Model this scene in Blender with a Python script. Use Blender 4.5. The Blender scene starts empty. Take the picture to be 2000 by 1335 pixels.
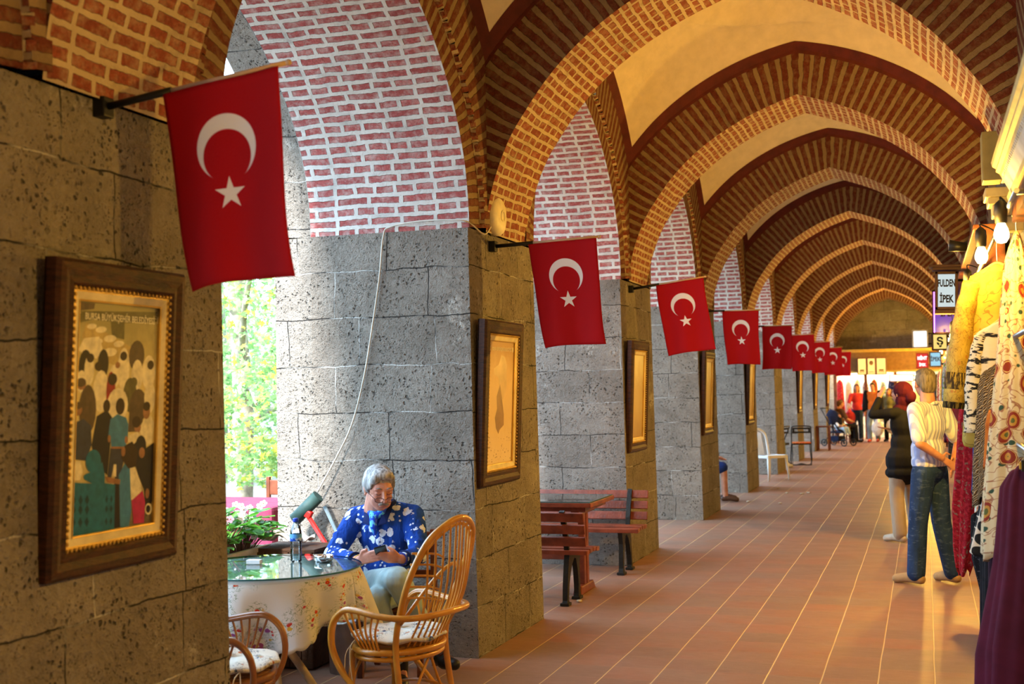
import bpy, bmesh, math, random
from mathutils import Vector, Matrix, Euler
PI = math.pi
S = bpy.context.scene
COL = S.collection
random.seed(7)

# ------------------------------------------------------------------ camera
def cam_axes(psi, phi, roll):
    f = Vector((-math.sin(psi)*math.cos(phi), math.cos(psi)*math.cos(phi), math.sin(phi)))
    r = Vector((math.cos(psi), math.sin(psi), 0))
    u = r.cross(f)
    r2 = r*math.cos(roll)+u*math.sin(roll); u2 = -r*math.sin(roll)+u*math.cos(roll)
    return r2, u2, f
cd = bpy.data.cameras.new('camera'); cam = bpy.data.objects.new('camera', cd); COL.objects.link(cam)
r_, u_, f_ = cam_axes(math.radians(18.416), math.radians(2.249), -.018)
M4 = Matrix((r_, u_, -f_)).transposed().to_4x4(); M4.translation = (0, 0, 1.65)
cam.matrix_world = M4
cd.sensor_width = 36; cd.lens = 36*2420/2000; cd.clip_end = 300
cd.dof.use_dof = True; cd.dof.focus_distance = 8.2; cd.dof.aperture_fstop = 3.2
S.camera = cam

# ------------------------------------------------------------------ view, world, lamps' colours
S.view_settings.view_transform = 'Standard'; S.view_settings.look = 'None'
S.view_settings.gamma = 1; S.view_settings.use_curve_mapping = False
S.view_settings.exposure = -0.33
S.cycles.max_bounces = 7; S.cycles.diffuse_bounces = 3; S.cycles.sample_clamp_indirect = 6
S.cycles.caustics_reflective = False; S.cycles.caustics_refractive = False
W = bpy.data.worlds.new('sky'); S.world = W; W.use_nodes = True
bg = W.node_tree.nodes['Background']; bg.inputs[0].default_value = (.52, .75, 1, 1); bg.inputs[1].default_value = 11.5
sd = bpy.data.lights.new('sun', 'SUN'); sd.energy = 20.0; sd.angle = math.radians(8); sd.color = (1, .97, .93)
sun = bpy.data.objects.new('sun', sd); COL.objects.link(sun)
sun.rotation_euler = Vector((-.17, -1, .85)).to_track_quat('Z', 'Y').to_euler()
WARM = (1, .55, .075)
LAMP_W = 235

# ------------------------------------------------------------------ materials
def srgb(h):
    h = h.lstrip('#'); c = [int(h[i:i+2], 16)/255 for i in (0, 2, 4)]
    return tuple(x/12.92 if x <= .04045 else ((x+.055)/1.055)**2.4 for x in c)
class NT:
    def __init__(s, name, rough=.7, spec=.3):
        s.m = bpy.data.materials.new(name); s.m.use_nodes = True; s.t = s.m.node_tree
        s.b = s.t.nodes['Principled BSDF']; s.b.inputs['Roughness'].default_value = rough
        s.b.inputs['Specular IOR Level'].default_value = spec
    def n(s, typ, ins=None, **kw):
        nd = s.t.nodes.new(typ)
        for k, v in kw.items(): setattr(nd, k, v)
        for k, v in (ins or {}).items(): s.put(nd.inputs[k], v)
        return nd
    def put(s, sock, v):
        if isinstance(v, bpy.types.NodeSocket): s.t.links.new(v, sock)
        elif isinstance(v, (tuple, list)) and len(v) == 3 and sock.type == 'RGBA': sock.default_value = (*v, 1)
        else: sock.default_value = v
    def math(s, op, a, b=0., c=None):
        nd = s.n('ShaderNodeMath', {0: a, 1: b}, operation=op)
        if c is not None: s.put(nd.inputs[2], c)
        return nd.outputs[0]
    def mix(s, f, a, b, blend='MIX'):
        nd = s.n('ShaderNodeMix', data_type='RGBA', blend_type=blend)
        s.put(nd.inputs[0], f); s.put(nd.inputs[6], a); s.put(nd.inputs[7], b); return nd.outputs[2]
    def uv(s): return s.n('ShaderNodeTexCoord').outputs['UV']
    def ob(s): return s.n('ShaderNodeTexCoord').outputs['Object']
    def noise(s, vec, scale, detail=4, rough=.55, out=0):
        return s.n('ShaderNodeTexNoise', {'Vector': vec, 'Scale': scale, 'Detail': detail, 'Roughness': rough}).outputs[out]
    def ramp(s, f, stops):
        nd = s.n('ShaderNodeValToRGB', {0: f}); cr = nd.color_ramp; cr.elements.remove(cr.elements[1])
        for i, (p, c) in enumerate(stops):
            e = cr.elements[0] if i == 0 else cr.elements.new(p)
            if i == 0: e.position = p
            e.color = (*c, 1) if isinstance(c, (tuple, list)) else (c, c, c, 1)
        return nd.outputs[0]
    def step(s, f, lo, hi):
        nd = s.n('ShaderNodeMapRange', {0: f, 1: lo, 2: hi}); return nd.outputs[0]
    def scale(s, vec, sc):
        return s.n('ShaderNodeVectorMath', {0: vec, 1: sc}, operation='MULTIPLY').outputs[0]
    def warp(s, vec, sc, amt):
        n = s.n('ShaderNodeVectorMath', {0: s.noise(vec, sc, 2, .5, 1), 1: (.5, .5, .5)}, operation='SUBTRACT').outputs[0]
        n = s.scale(n, (amt, amt, 0)); return s.n('ShaderNodeVectorMath', {0: vec, 1: n}, operation='ADD').outputs[0]
    def bump(s, h, dist=.01, strength=1.):
        nd = s.n('ShaderNodeBump', {'Height': h, 'Distance': dist, 'Strength': strength}); s.put(s.b.inputs['Normal'], nd.outputs[0])
    def base(s, c): s.put(s.b.inputs['Base Color'], c); return s
_pl = {}
def plain(name, col, rough=.6, metal=0., var=.12, bump=0., bscale=60, spec=.3, sheen=0):
    if name in _pl: return _pl[name]
    if isinstance(col, str): col = srgb(col)
    k = NT(name, rough, spec); o = k.ob()
    f = k.noise(o, 9, 4); dk = tuple(c*(1-var*2) for c in col); lt = tuple(min(1, c*(1+var)) for c in col)
    k.base(k.mix(k.step(f, .3, .7), dk, lt)); k.b.inputs['Metallic'].default_value = metal
    if sheen: k.b.inputs['Sheen Weight'].default_value = sheen
    if bump: k.bump(k.noise(o, bscale, 4), bump)
    _pl[name] = k.m; return k.m
def glow(name, col, strength=1.):
    if name in _pl: return _pl[name]
    k = NT(name); k.base((.02, .02, .02)); k.put(k.b.inputs['Emission Color'], col if not isinstance(col, str) else srgb(col)); k.b.inputs['Emission Strength'].default_value = strength
    _pl[name] = k.m; return k.m
def m_stone(name='rough_stone', rh=.305, bw=.66, c1=(.47, .415, .35), c2=(.31, .27, .225)):
    k = NT(name, .9, .15); uv = k.warp(k.warp(k.uv(), 3, .05), 18, .012)
    br = k.n('ShaderNodeTexBrick', {'Vector': uv, 'Color1': c1, 'Color2': c2, 'Mortar': (.5, .5, .5), 'Scale': 1, 'Mortar Size': .004, 'Mortar Smooth': .3, 'Bias': -.1, 'Brick Width': bw, 'Row Height': rh}, offset=.43, squash=.8, squash_frequency=3)
    raw = k.uv()
    n1 = k.noise(raw, 3.2, 6, .65); n2 = k.noise(raw, 30, 5, .7); n3 = k.noise(raw, 90, 3, .7)
    col = k.mix(k.step(n1, .3, .75), k.mix(.5, br.outputs[0], (.17, .145, .12)), k.mix(.35, br.outputs[0], (.62, .56, .48)))
    col = k.mix(k.math('MULTIPLY', k.step(n2, .35, .65), .5), k.mix(.45, col, (.075, .062, .048)), col)
    st = k.math('MULTIPLY', k.step(k.noise(raw, 2.1, 7, .7), .60, .68), k.step(n2, .4, .6))
    col = k.mix(k.math('MULTIPLY', st, .6), col, (.76, .71, .62))
    jc = k.mix(k.step(k.noise(raw, 2.4, 3), .5, .6), (.05, .045, .04), (.6, .58, .53))
    col = k.mix(br.outputs['Fac'], col, jc)
    vo = k.n('ShaderNodeTexVoronoi', {'Vector': k.warp(raw, 40, .03), 'Scale': 34}).outputs['Distance']
    pit = k.math('MULTIPLY', k.math('SUBTRACT', 1, k.step(vo, .14, .30)), k.step(k.noise(raw, 5, 3), .42, .58)); vo2 = k.n('ShaderNodeTexVoronoi', {'Vector': k.warp(raw, 90, .02), 'Scale': 85}).outputs['Distance']; pit = k.math('MAXIMUM', pit, k.math('MULTIPLY', k.math('SUBTRACT', 1, k.step(vo2, .15, .3)), k.math('MULTIPLY', k.step(k.noise(raw, 8, 3), .45, .55), .8)))
    col = k.mix(k.math('MULTIPLY', pit, .8), col, (.035, .03, .028)); k.base(col)
    h = k.math('ADD', k.math('MULTIPLY', n2, .9), k.math('MULTIPLY', n3, .45))
    h = k.math('SUBTRACT', h, k.math('MULTIPLY', pit, .9)); h = k.math('SUBTRACT', h, k.math('MULTIPLY', br.outputs['Fac'], .8))
    h = k.math('ADD', h, k.math('MULTIPLY', n1, .8))
    k.bump(h, .028); return k.m
def m_brick(name, c1, c2, mortar, bw=.20, rh=.065, ms=.0135, band=False):
    k = NT(name, .85, .2); raw = k.uv(); uv = k.warp(k.warp(k.warp(raw, 2.2, .03), 9, .018), 38, .011)
    br = k.n('ShaderNodeTexBrick', {'Vector': uv, 'Color1': c1, 'Color2': c2, 'Mortar': mortar, 'Scale': 1, 'Mortar Size': ms, 'Mortar Smooth': .2, 'Bias': 0, 'Brick Width': bw, 'Row Height': rh}, offset=.5, squash=.62, squash_frequency=2)
    n1 = k.noise(raw, 4, 5, .6); n2 = k.noise(raw, 60, 4, .7)
    mc = k.mix(k.step(n1, .3, .7), tuple(c*.78 for c in mortar), mortar); bc = k.mix(k.step(n2, .35, .7), tuple(c*.7 for c in c2), br.outputs[0])
    n3 = k.noise(raw, 14, 5, .7); bc = k.mix(k.math('MULTIPLY', k.step(n3, .45, .7), .45), bc, mortar)
    mc = k.mix(k.math('MULTIPLY', k.step(k.noise(raw, 3.1, 7, .72), .52, .66), .55), mc, tuple(c*.32 for c in mortar)); bc = k.mix(k.math('MULTIPLY', k.step(k.noise(raw, 2.7, 6, .7), .55, .7), .5), bc, tuple(c*.45 for c in c2))
    k.base(k.mix(br.outputs['Fac'], bc, mc))
    h = k.math('ADD', k.math('ADD', k.math('MULTIPLY', n2, .35), k.math('MULTIPLY', n3, .5)), k.math('MULTIPLY', br.outputs['Fac'], -.75)); k.bump(h, .016)
    return k.m
STONE = m_stone()
BRK = m_brick('corridor_brick', (.36, .085, .045), (.24, .055, .03), (.56, .43, .27))
BAND = m_brick('voussoir_brick_shaded', (.17, .034, .018), (.12, .026, .015), (.27, .185, .105), bw=30, rh=.078, ms=.019)  # same brick coloured darker, standing in for shade on the arch faces
PINK = m_brick('soffit_brick_daylit', (.50, .13, .115), (.36, .085, .08), (.66, .63, .58), bw=.225, rh=.067, ms=.0155)  # same brick coloured pinker with whiter mortar, its daylit look painted in
def m_floor():
    k = NT('terracotta_tiles', .38, .45); raw = k.uv()
    uv = k.warp(raw, 2, .012)
    br = k.n('ShaderNodeTexBrick', {'Vector': uv, 'Color1': (.36, .155, .085), 'Color2': (.29, .15, .10), 'Mortar': (.3, .2, .12), 'Scale': 1, 'Mortar Size': .0022, 'Bias': 0, 'Brick Width': .302, 'Row Height': .302}, offset=0)
    sx = k.n('ShaderNodeSeparateXYZ', {0: k.warp(raw, 1.2, .012)}).outputs[0]
    fr = k.math('ABSOLUTE', k.math('SUBTRACT', k.math('FRACT', k.math('DIVIDE', k.math('ADD', sx, 60.4), .302)), .5))
    line = k.step(fr, .483, .494)
    cell = k.n('ShaderNodeTexWhiteNoise', {'Vector': k.n('ShaderNodeVectorMath', {0: k.scale(k.n('ShaderNodeVectorMath', {0: uv, 1: (0, 0, 0)}, operation='ADD').outputs[0], (3.3113, 3.3113, 0))}, operation='FLOOR').outputs[0]}, noise_dimensions='2D').outputs[0]
    n1 = k.noise(k.scale(raw, (1, 2.4, 1)), 2.2, 6, .6); n2 = k.noise(raw, 140, 2, .6); n3 = k.noise(k.scale(raw, (2, 14, 1)), 5, 5, .65)
    col = k.mix(cell, (.215, .125, .088), (.31, .125, .07)); col = k.mix(k.step(n1, .35, .7), col, k.mix(.6, col, (.24, .17, .13)))
    col = k.mix(k.math('MULTIPLY', k.step(n3, .42, .7), .5), col, (.36, .225, .165))
    col = k.mix(k.step(n2, .66, .76), col, (.58, .46, .35)); col = k.mix(k.math('MULTIPLY', k.step(n2, .36, .28), .35), col, (.1, .05, .04))
    col = k.mix(k.math('MULTIPLY', br.outputs['Fac'], .6), col, (.42, .29, .19)); col = k.mix(k.math('MULTIPLY', line, .85), col, (.70, .50, .22))
    k.base(col); k.put(k.b.inputs['Roughness'], k.math('ADD', .25, k.math('MULTIPLY', n1, .35)))
    k.bump(k.math('SUBTRACT', k.math('MULTIPLY', n2, .25), k.math('MULTIPLY', k.math('MAXIMUM', line, br.outputs['Fac']), .4)), .004); return k.m
FLOOR = m_floor()
CREAM = plain('cream_plaster', (.74, .62, .43), .85, var=.05, bump=.004, bscale=25)
MAROON = plain('maroon_paint', (.10, .014, .010), .7, var=.15, bump=.004)

# ------------------------------------------------------------------ mesh helpers
class MB:
    def __init__(s): s.v = []; s.f = []; s.uv = []; s.mi = []; s.sm = []
    def face(s, idx, uv=None, m=0, smooth=False):
        s.f.append(tuple(idx)); s.uv.append(uv or [(0, 0)]*len(idx)); s.mi.append(m); s.sm.append(smooth)
    def poly(s, pts, uv=None, m=0, smooth=False):
        b = len(s.v); s.v += [tuple(p) for p in pts]; s.face(range(b, b+len(pts)), uv, m, smooth)
    def grid(s, fn, nu, nv, m=0, smooth=True, uvf=None, cu=False, cv=False):
        b = len(s.v)
        for i in range(nu+1):
            for j in range(nv+1): s.v.append(tuple(fn(i/nu, j/nv)))
        for i in range(nu):
            for j in range(nv):
                q = [(i, j), (i+1, j), (i+1, j+1), (i, j+1)]
                s.face([b+a*(nv+1)+c for a, c in q], [uvf(a/nu, c/nv) if uvf else (a/nu, c/nv) for a, c in q], m, smooth)
        return s
    def box(s, c, d, rot=None, m=0, bev=0., taper=1.):
        hx, hy, hz = d[0]/2, d[1]/2, d[2]/2; c = Vector(c); R = Euler(rot).to_matrix() if rot else Matrix.Identity(3)
        if bev:
            bm = bmesh.new(); bmesh.ops.create_cube(bm, size=1)
            for v in bm.verts: v.co = Vector((v.co.x*d[0]*(taper if v.co.z > 0 else 1), v.co.y*d[1]*(taper if v.co.z > 0 else 1), v.co.z*d[2]))
            bmesh.ops.bevel(bm, geom=bm.edges[:], offset=bev, segments=2, affect='EDGES', profile=.6)
            b = len(s.v); s.v += [tuple(c+R@v.co) for v in bm.verts]
            for f in bm.faces: s.face([b+v.index for v in f.verts], [(v.co.x+v.co.y, v.co.z) for v in f.verts], m)
            bm.free(); return s
        P = [c+R@Vector((x*hx*(taper if z > 0 else 1), y*hy*(taper if z > 0 else 1), z*hz)) for x in (-1, 1) for y in (-1, 1) for z in (-1, 1)]
        for q, ax in (((0, 1, 3, 2), 'x'), ((4, 6, 7, 5), 'x'), ((0, 4, 5, 1), 'y'), ((2, 3, 7, 6), 'y'), ((0, 2, 6, 4), 'z'), ((1, 5, 7, 3), 'z')):
            pts = [P[i] for i in q]
            uv = [(p.y, p.z) if ax == 'x' else (p.x+7.13, p.z) if ax == 'y' else (p.x, p.y) for p in pts]
            s.poly(pts, uv, m)
        return s
    def tube(s, path, r, n=8, m=0, closed=False, cap=True):
        P = [Vector(p) for p in path]; N = len(P); rr = r if isinstance(r, (list, tuple)) else [r]*N
        b = len(s.v); up = None
        for i, p in enumerate(P):
            t = (P[(i+1) % N]-P[i-1]) if closed else (P[min(i+1, N-1)]-P[max(i-1, 0)])
            t = t.normalized() if t.length > 1e-9 else Vector((0, 0, 1))
            if up is None: up = t.orthogonal().normalized()
            up = (up-t*up.dot(t)); up = up.normalized() if up.length > 1e-6 else t.orthogonal().normalized(); w = t.cross(up)
            for k in range(n):
                a = 2*PI*k/n; s.v.append(tuple(p+(up*math.cos(a)+w*math.sin(a))*rr[i]))
        for i in range(N if closed else N-1):
            for k in range(n):
                i2 = (i+1) % N; k2 = (k+1) % n
                s.face((b+i*n+k, b+i*n+k2, b+i2*n+k2, b+i2*n+k), [(k/n, i*.1), ((k+1)/n, i*.1), ((k+1)/n, i*.1+.1), (k/n, i*.1+.1)], m, True)
        if cap and not closed:
            s.face([b+k for k in range(n)][::-1], None, m); s.face([b+(N-1)*n+k for k in range(n)], None, m)
        return s
    def lathe(s, prof, c=(0, 0, 0), n=24, m=0, R=None, ends=True):
        c = Vector(c); b = len(s.v)
        for (r, z) in prof:
            for k in range(n):
                a = 2*PI*k/n; v = Vector((r*math.cos(a), r*math.sin(a), z)); s.v.append(tuple(c+(R@v if R else v)))
        for i in range(len(prof)-1):
            for k in range(n):
                k2 = (k+1) % n; s.face((b+i*n+k, b+i*n+k2, b+(i+1)*n+k2, b+(i+1)*n+k), [(k/n, i/9), ((k+1)/n, i/9), ((k+1)/n, (i+1)/9), (k/n, (i+1)/9)], m, True)
        if ends and prof[0][0] > 1e-5: s.face([b+k for k in range(n)][::-1], None, m)
        if ends and prof[-1][0] > 1e-5: s.face([b+(len(prof)-1)*n+k for k in range(n)], None, m)
        return s
    def blob(s, c, r, rot=None, n=12, m=0):
        c = Vector(c); R = Euler(rot).to_matrix() if rot else Matrix.Identity(3)
        if not isinstance(r, (tuple, list)): r = (r, r, r)
        b = len(s.v); K = n//2+1
        s.v.append(tuple(c+R@Vector((0, 0, -r[2]))))
        for i in range(1, K):
            th = -PI/2+PI*i/K
            for k in range(n):
                a = 2*PI*k/n; s.v.append(tuple(c+R@Vector((r[0]*math.cos(th)*math.cos(a), r[1]*math.cos(th)*math.sin(a), r[2]*math.sin(th)))))
        s.v.append(tuple(c+R@Vector((0, 0, r[2])))); t = len(s.v)-1
        for k in range(n):
            k2 = (k+1) % n; s.face((b, b+1+k2, b+1+k), None, m, True); s.face((t, b+1+(K-2)*n+k, b+1+(K-2)*n+k2), None, m, True)
            for i in range(K-2): s.face((b+1+i*n+k, b+1+i*n+k2, b+1+(i+1)*n+k2, b+1+(i+1)*n+k), None, m, True)
        return s
    def cap(s, p, q, r1, r2=None, n=12, m=0):
        if r2 is None: r2 = r1
        p = Vector(p); q = Vector(q); d = q-p; L = d.length
        if L < 1e-6: return s.blob(p, max(r1, r2), n=n)
        R = d.to_track_quat('Z', 'Y').to_matrix(); prof = []
        for i in range(5): a = -PI/2+PI/2*i/4; prof.append((max(r1*math.cos(a), 1e-6), r1*math.sin(a)))
        for i in range(5): a = PI/2*i/4; prof.append((max(r2*math.cos(a), 1e-6), L+r2*math.sin(a)))
        return s.lathe(prof, p, n, m, R)
    def caps(s, pts, rs, n=12):
        for i in range(len(pts)-1): s.cap(pts[i], pts[i+1], rs[i], rs[i+1], n)
        return s
    def prism(s, outline, a, b, plane='xz', m=0):
        # closed outline extruded between a and b along the remaining axis
        def mk(u, v, w): return {'xz': (u, w, v), 'yz': (w, u, v), 'xy': (u, v, w)}[plane]
        n = len(outline); A = [mk(u, v, a) for u, v in outline]; B = [mk(u, v, b) for u, v in outline]
        s.poly(A[::-1], [(u, v) for u, v in outline][::-1], m); s.poly(B, [(u, v) for u, v in outline], m)
        for i in range(n):
            j = (i+1) % n; s.poly([A[i], A[j], B[j], B[i]], [(a, i*.1), (a, i*.1+.1), (b, i*.1+.1), (b, i*.1)], m)
        return s
    def xf(s, Mx, start=0):
        for i in range(start, len(s.v)): s.v[i] = tuple(Mx @ Vector(s.v[i]))
        return s
    def build(s, name, mats, parent=None, loc=None, rot=None):
        me = bpy.data.meshes.new(name); me.from_pydata(s.v, [], s.f)
        ul = me.uv_layers.new(name='UVMap'); k = 0; flat = []
        for u in s.uv:
            for p in u: flat += [p[0], p[1]]
        ul.data.foreach_set('uv', flat)
        me.polygons.foreach_set('material_index', s.mi); me.polygons.foreach_set('use_smooth', s.sm)
        for mt in (mats if isinstance(mats, (list, tuple)) else [mats]): me.materials.append(mt)
        o = bpy.data.objects.new(name, me); COL.objects.link(o)
        if parent: o.parent = parent
        if loc: o.location = loc
        if rot: o.rotation_euler = rot
        me.update(); return o
def tag(o, label=None, cat=None, group=None, kind=None):
    if label: o['label'] = label
    if cat: o['category'] = cat
    if group: o['group'] = group
    if kind: o['kind'] = kind
    return o
def thing(name, label, cat, loc=(0, 0, 0), rz=0, group=None):
    o = bpy.data.objects.new(name, None); COL.objects.link(o); o.empty_display_size = .1
    o.location = loc; o.rotation_euler = (0, 0, rz); return tag(o, label, cat, group)
def struct(name, mb, m): o = mb.build(name, m); o['kind'] = 'structure'; return o
def smoothsub(o, lv=1):
    md = o.modifiers.new('s', 'SUBSURF'); md.levels = lv; md.render_levels = lv; return o
def melt(mb, name, mats, parent, vox=.01, it=4, fac=.5):
    """fuse the overlapping closed shapes of mb into one continuous surface"""
    o = mb.build(name, mats if isinstance(mats, (list, tuple)) else [mats], parent)
    md = o.modifiers.new('r', 'REMESH'); md.mode = 'VOXEL'; md.voxel_size = vox; md.use_smooth_shade = True
    sm = o.modifiers.new('s', 'SMOOTH'); sm.factor = fac; sm.iterations = it
    bpy.context.view_layer.update(); dg = bpy.context.evaluated_depsgraph_get()
    me = bpy.data.meshes.new_from_object(o.evaluated_get(dg)); o.modifiers.clear(); old = o.data; o.data = me; me.name = name
    bpy.data.meshes.remove(old)
    if len(me.materials) == 0:
        for mt in (mats if isinstance(mats, (list, tuple)) else [mats]): me.materials.append(mt)
    return o
def lerp(a, b, t): return a+(b-a)*t
def interp(tab, x):
    if x <= tab[0][0]: return tab[0][1]
    for (a, u), (b, v) in zip(tab, tab[1:]):
        if x <= b: return u+(v-u)*(x-a)/(b-a)
    return tab[-1][1]
def smooth_path(pts, n=8, closed=False):
    P = [Vector(p) for p in pts]; N = len(P); out = []
    for i in range(N if closed else N-1):
        g = (lambda j: P[j % N]) if closed else (lambda j: P[max(0, min(N-1, j))])
        a, b, c, d = g(i-1), g(i), g(i+1), g(i+2)
        for k in range(n):
            t = k/n; out.append(.5*((2*b)+(c-a)*t+(2*a-5*b+4*c-d)*t*t+(3*b-a-3*c+d)*t**3))
    if not closed: out.append(P[-1])
    return out

# ------------------------------------------------------------------ the arcade
XL, XR, CX, HS = -2.70, .57, -1.05, 1.62
Y0, PIT, PW, AT = 3.19, 4.08, 1.35, .84        # first pier, pitch, pier width, arch thickness
SPR = 2.68
KS = range(-2, 10)
def pc(k): return Y0+PIT*k+PW/2-(.165 if k < 1 else 0)   # pier centre
def bay(k): return (pc(k)+pc(k+1))/2, (pc(k+1)-pc(k)-AT)/2/HS, (pc(k+1)-pc(k)-PW)/2/1.365
tI = [(0, 4.335), (.22, 4.262), (.44, 4.175), (.66, 4.062), (.86, 3.935), (1.04, 3.79), (1.20, 3.625), (1.34, 3.44), (1.45, 3.27), (1.54, 3.06), (1.595, 2.87), (1.62, SPR)]
tW = [(0, 4.15), (.22, 4.09), (.42, 4.01), (.62, 3.90), (.80, 3.77), (.95, 3.63), (1.10, 3.46), (1.21, 3.29), (1.30, 3.09), (1.35, 2.88), (1.365, SPR)]
def dense(tab, per=.045):
    P = smooth_path([(a, b, 0) for a, b in tab], 6); out = [(p.x, p.y) for p in P]
    left = [(-a, b) for a, b in out[1:]][::-1]; return left+out
CI, CW = dense(tI), dense(tW)
def frames(C):
    """points, outward normals and arc length of a pointed profile"""
    n = len(C); mid = n//2; N = []; L = [0]
    for i in range(n):
        a = C[max(i-1, 0)] if i != mid else C[i]; b = C[min(i+1, n-1)] if i != mid else C[i+1]
        dx, dz = b[0]-a[0], b[1]-a[1]; l = math.hypot(dx, dz); N.append((-dz/l, dx/l))
        if i: L.append(L[-1]+math.hypot(C[i][0]-C[i-1][0], C[i][1]-C[i-1][1]))
    N[mid] = (0, 1); return N, L
NI, LI = frames(CI); NW, LW = frames(CW)
def fan(N, w=10):
    out = []
    for i in range(len(N)):
        a = sum(N[max(0, min(len(N)-1, j))][0] for j in range(i-w, i+w+1)); b = sum(N[max(0, min(len(N)-1, j))][1] for j in range(i-w, i+w+1)); l = math.hypot(a, b); out.append((a/l, b/l))
    return out
NI, NW = fan(NI), fan(NW)
RW = .42
def clipx(p, n, r, lim):
    d = r
    if abs(p[0]+n[0]*r) > lim and abs(n[0]) > 1e-6: d = (lim-abs(p[0]))/abs(n[0])
    return max(d, 0)
OUT = []
for p, n in zip(CI, NI):
    d = clipx(p, n, RW, HS); OUT.append((p[0]+n[0]*d, p[1]+n[1]*d, d))
etab = sorted([(o[0], o[1]) for o in OUT if o[2] > RW-.001 and o[0] >= 0]); etab[0] = (0, etab[0][1])
za, zb = etab[-1], etab[-2]
etab.append((HS, za[1]+(za[1]-zb[1])/(za[0]-zb[0])*(HS-za[0])))
def E_(d): return interp(etab, abs(d))
ZC = E_(HS)
# transverse arches
for k in KS:
    ya, yb = pc(k)-AT/2, pc(k)+AT/2; mb = MB()
    for i in range(len(CI)-1):
        a, b = CI[i], CI[i+1]; A, B = OUT[i], OUT[i+1]; la, lb = LI[i], LI[i+1]
        X = lambda q, y: (CX+q[0], y, q[1])
        mb.poly([X(a, ya), X(b, ya), X(b, yb), X(a, yb)], [(ya, la), (ya, lb), (yb, lb), (yb, la)], 0, True)
        for y, o in ((ya, 0), (yb, 1)):
            pts = [X(a, y), X(A, y), X(B, y), X(b, y)]; uv = [(.2, la), (.2+A[2], la), (.2+B[2], lb), (.2, lb)]
            mb.poly(pts if o else pts[::-1], uv if o else uv[::-1], 1, False)
    # the ends of the arch body below the junction, against the walls
    struct('trim_1' if k == KS[0] else 'trim_1.%03d' % (k-KS[0]), mb, [BRK, BAND])
# maroon painted border and cream vault of each bay
R2 = 2*HS*HS
zmid = E_(0); z0 = (zmid**2-ZC**2-HS*HS)/(2*(zmid-ZC)); RR = HS*HS+(zmid-z0)**2
def sph(x, y): return z0+math.sqrt(max(.01, RR-x*x-y*y))
def vault(x, y):
    ex = E_(x)-sph(x, HS); ey = E_(y)-sph(HS, y); ec = ZC-sph(HS, HS); wx = abs(x/HS)**5; wy = abs(y/HS)**5
    return sph(x, y)+ex*wy+ey*wx-ec*wx*wy
for k in list(KS)[:-1]:
    cy, sy, sw = bay(k); mb = MB()
    def fn(u, v):
        x = (u*2-1)*HS; y = (v*2-1)*HS; z = vault(x, y); r = math.hypot(x, y)
        if r < 1.30: z += .05+.10*(1-(r/1.30)**2)
        elif r < 1.36: z -= .035*math.sin((r-1.30)/.06*PI)
        return (CX+x, cy+y*sy, z)
    mb.grid(fn, 68, 68, 0, True)
    struct('ceiling' if k == KS[0] else 'ceiling.%03d' % (k-KS[0]), mb, [CREAM])
    mb = MB()
    for side in range(4):
        for i in range(60):
            t0 = -HS+2*HS*i/60; t1 = -HS+2*HS*(i+1)/60; q = []
            for t, inn in ((t0, 0), (t1, 0), (t1, 1), (t0, 1)):
                s_ = HS-.004 if not inn else HS-.075; tt = max(-s_, min(s_, t)); x, y = (tt, s_) if side < 2 else (s_, tt)
                if side % 2: x, y = (x, -y) if side < 2 else (-x, y)
                q.append((CX+x, cy+y*sy, vault(x, y)-.008))
            mb.poly(q, None, 0)
            q2 = []
            for t in (t0, t1):
                x, y = (t, HS) if side < 2 else (HS, t)
                if side % 2: x, y = (x, -y) if side < 2 else (-x, y)
                q2.append((CX+x*.9975, cy+y*sy*.9975, vault(x, y)))
            mb.poly([q2[0], q2[1], (q2[1][0], q2[1][1], q2[1][2]-.035), (q2[0][0], q2[0][1], q2[0][2]-.035)], None, 0)
    struct('trim_2' if k == KS[0] else 'trim_2.%03d' % (k-KS[0]), mb, [MAROON])
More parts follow.
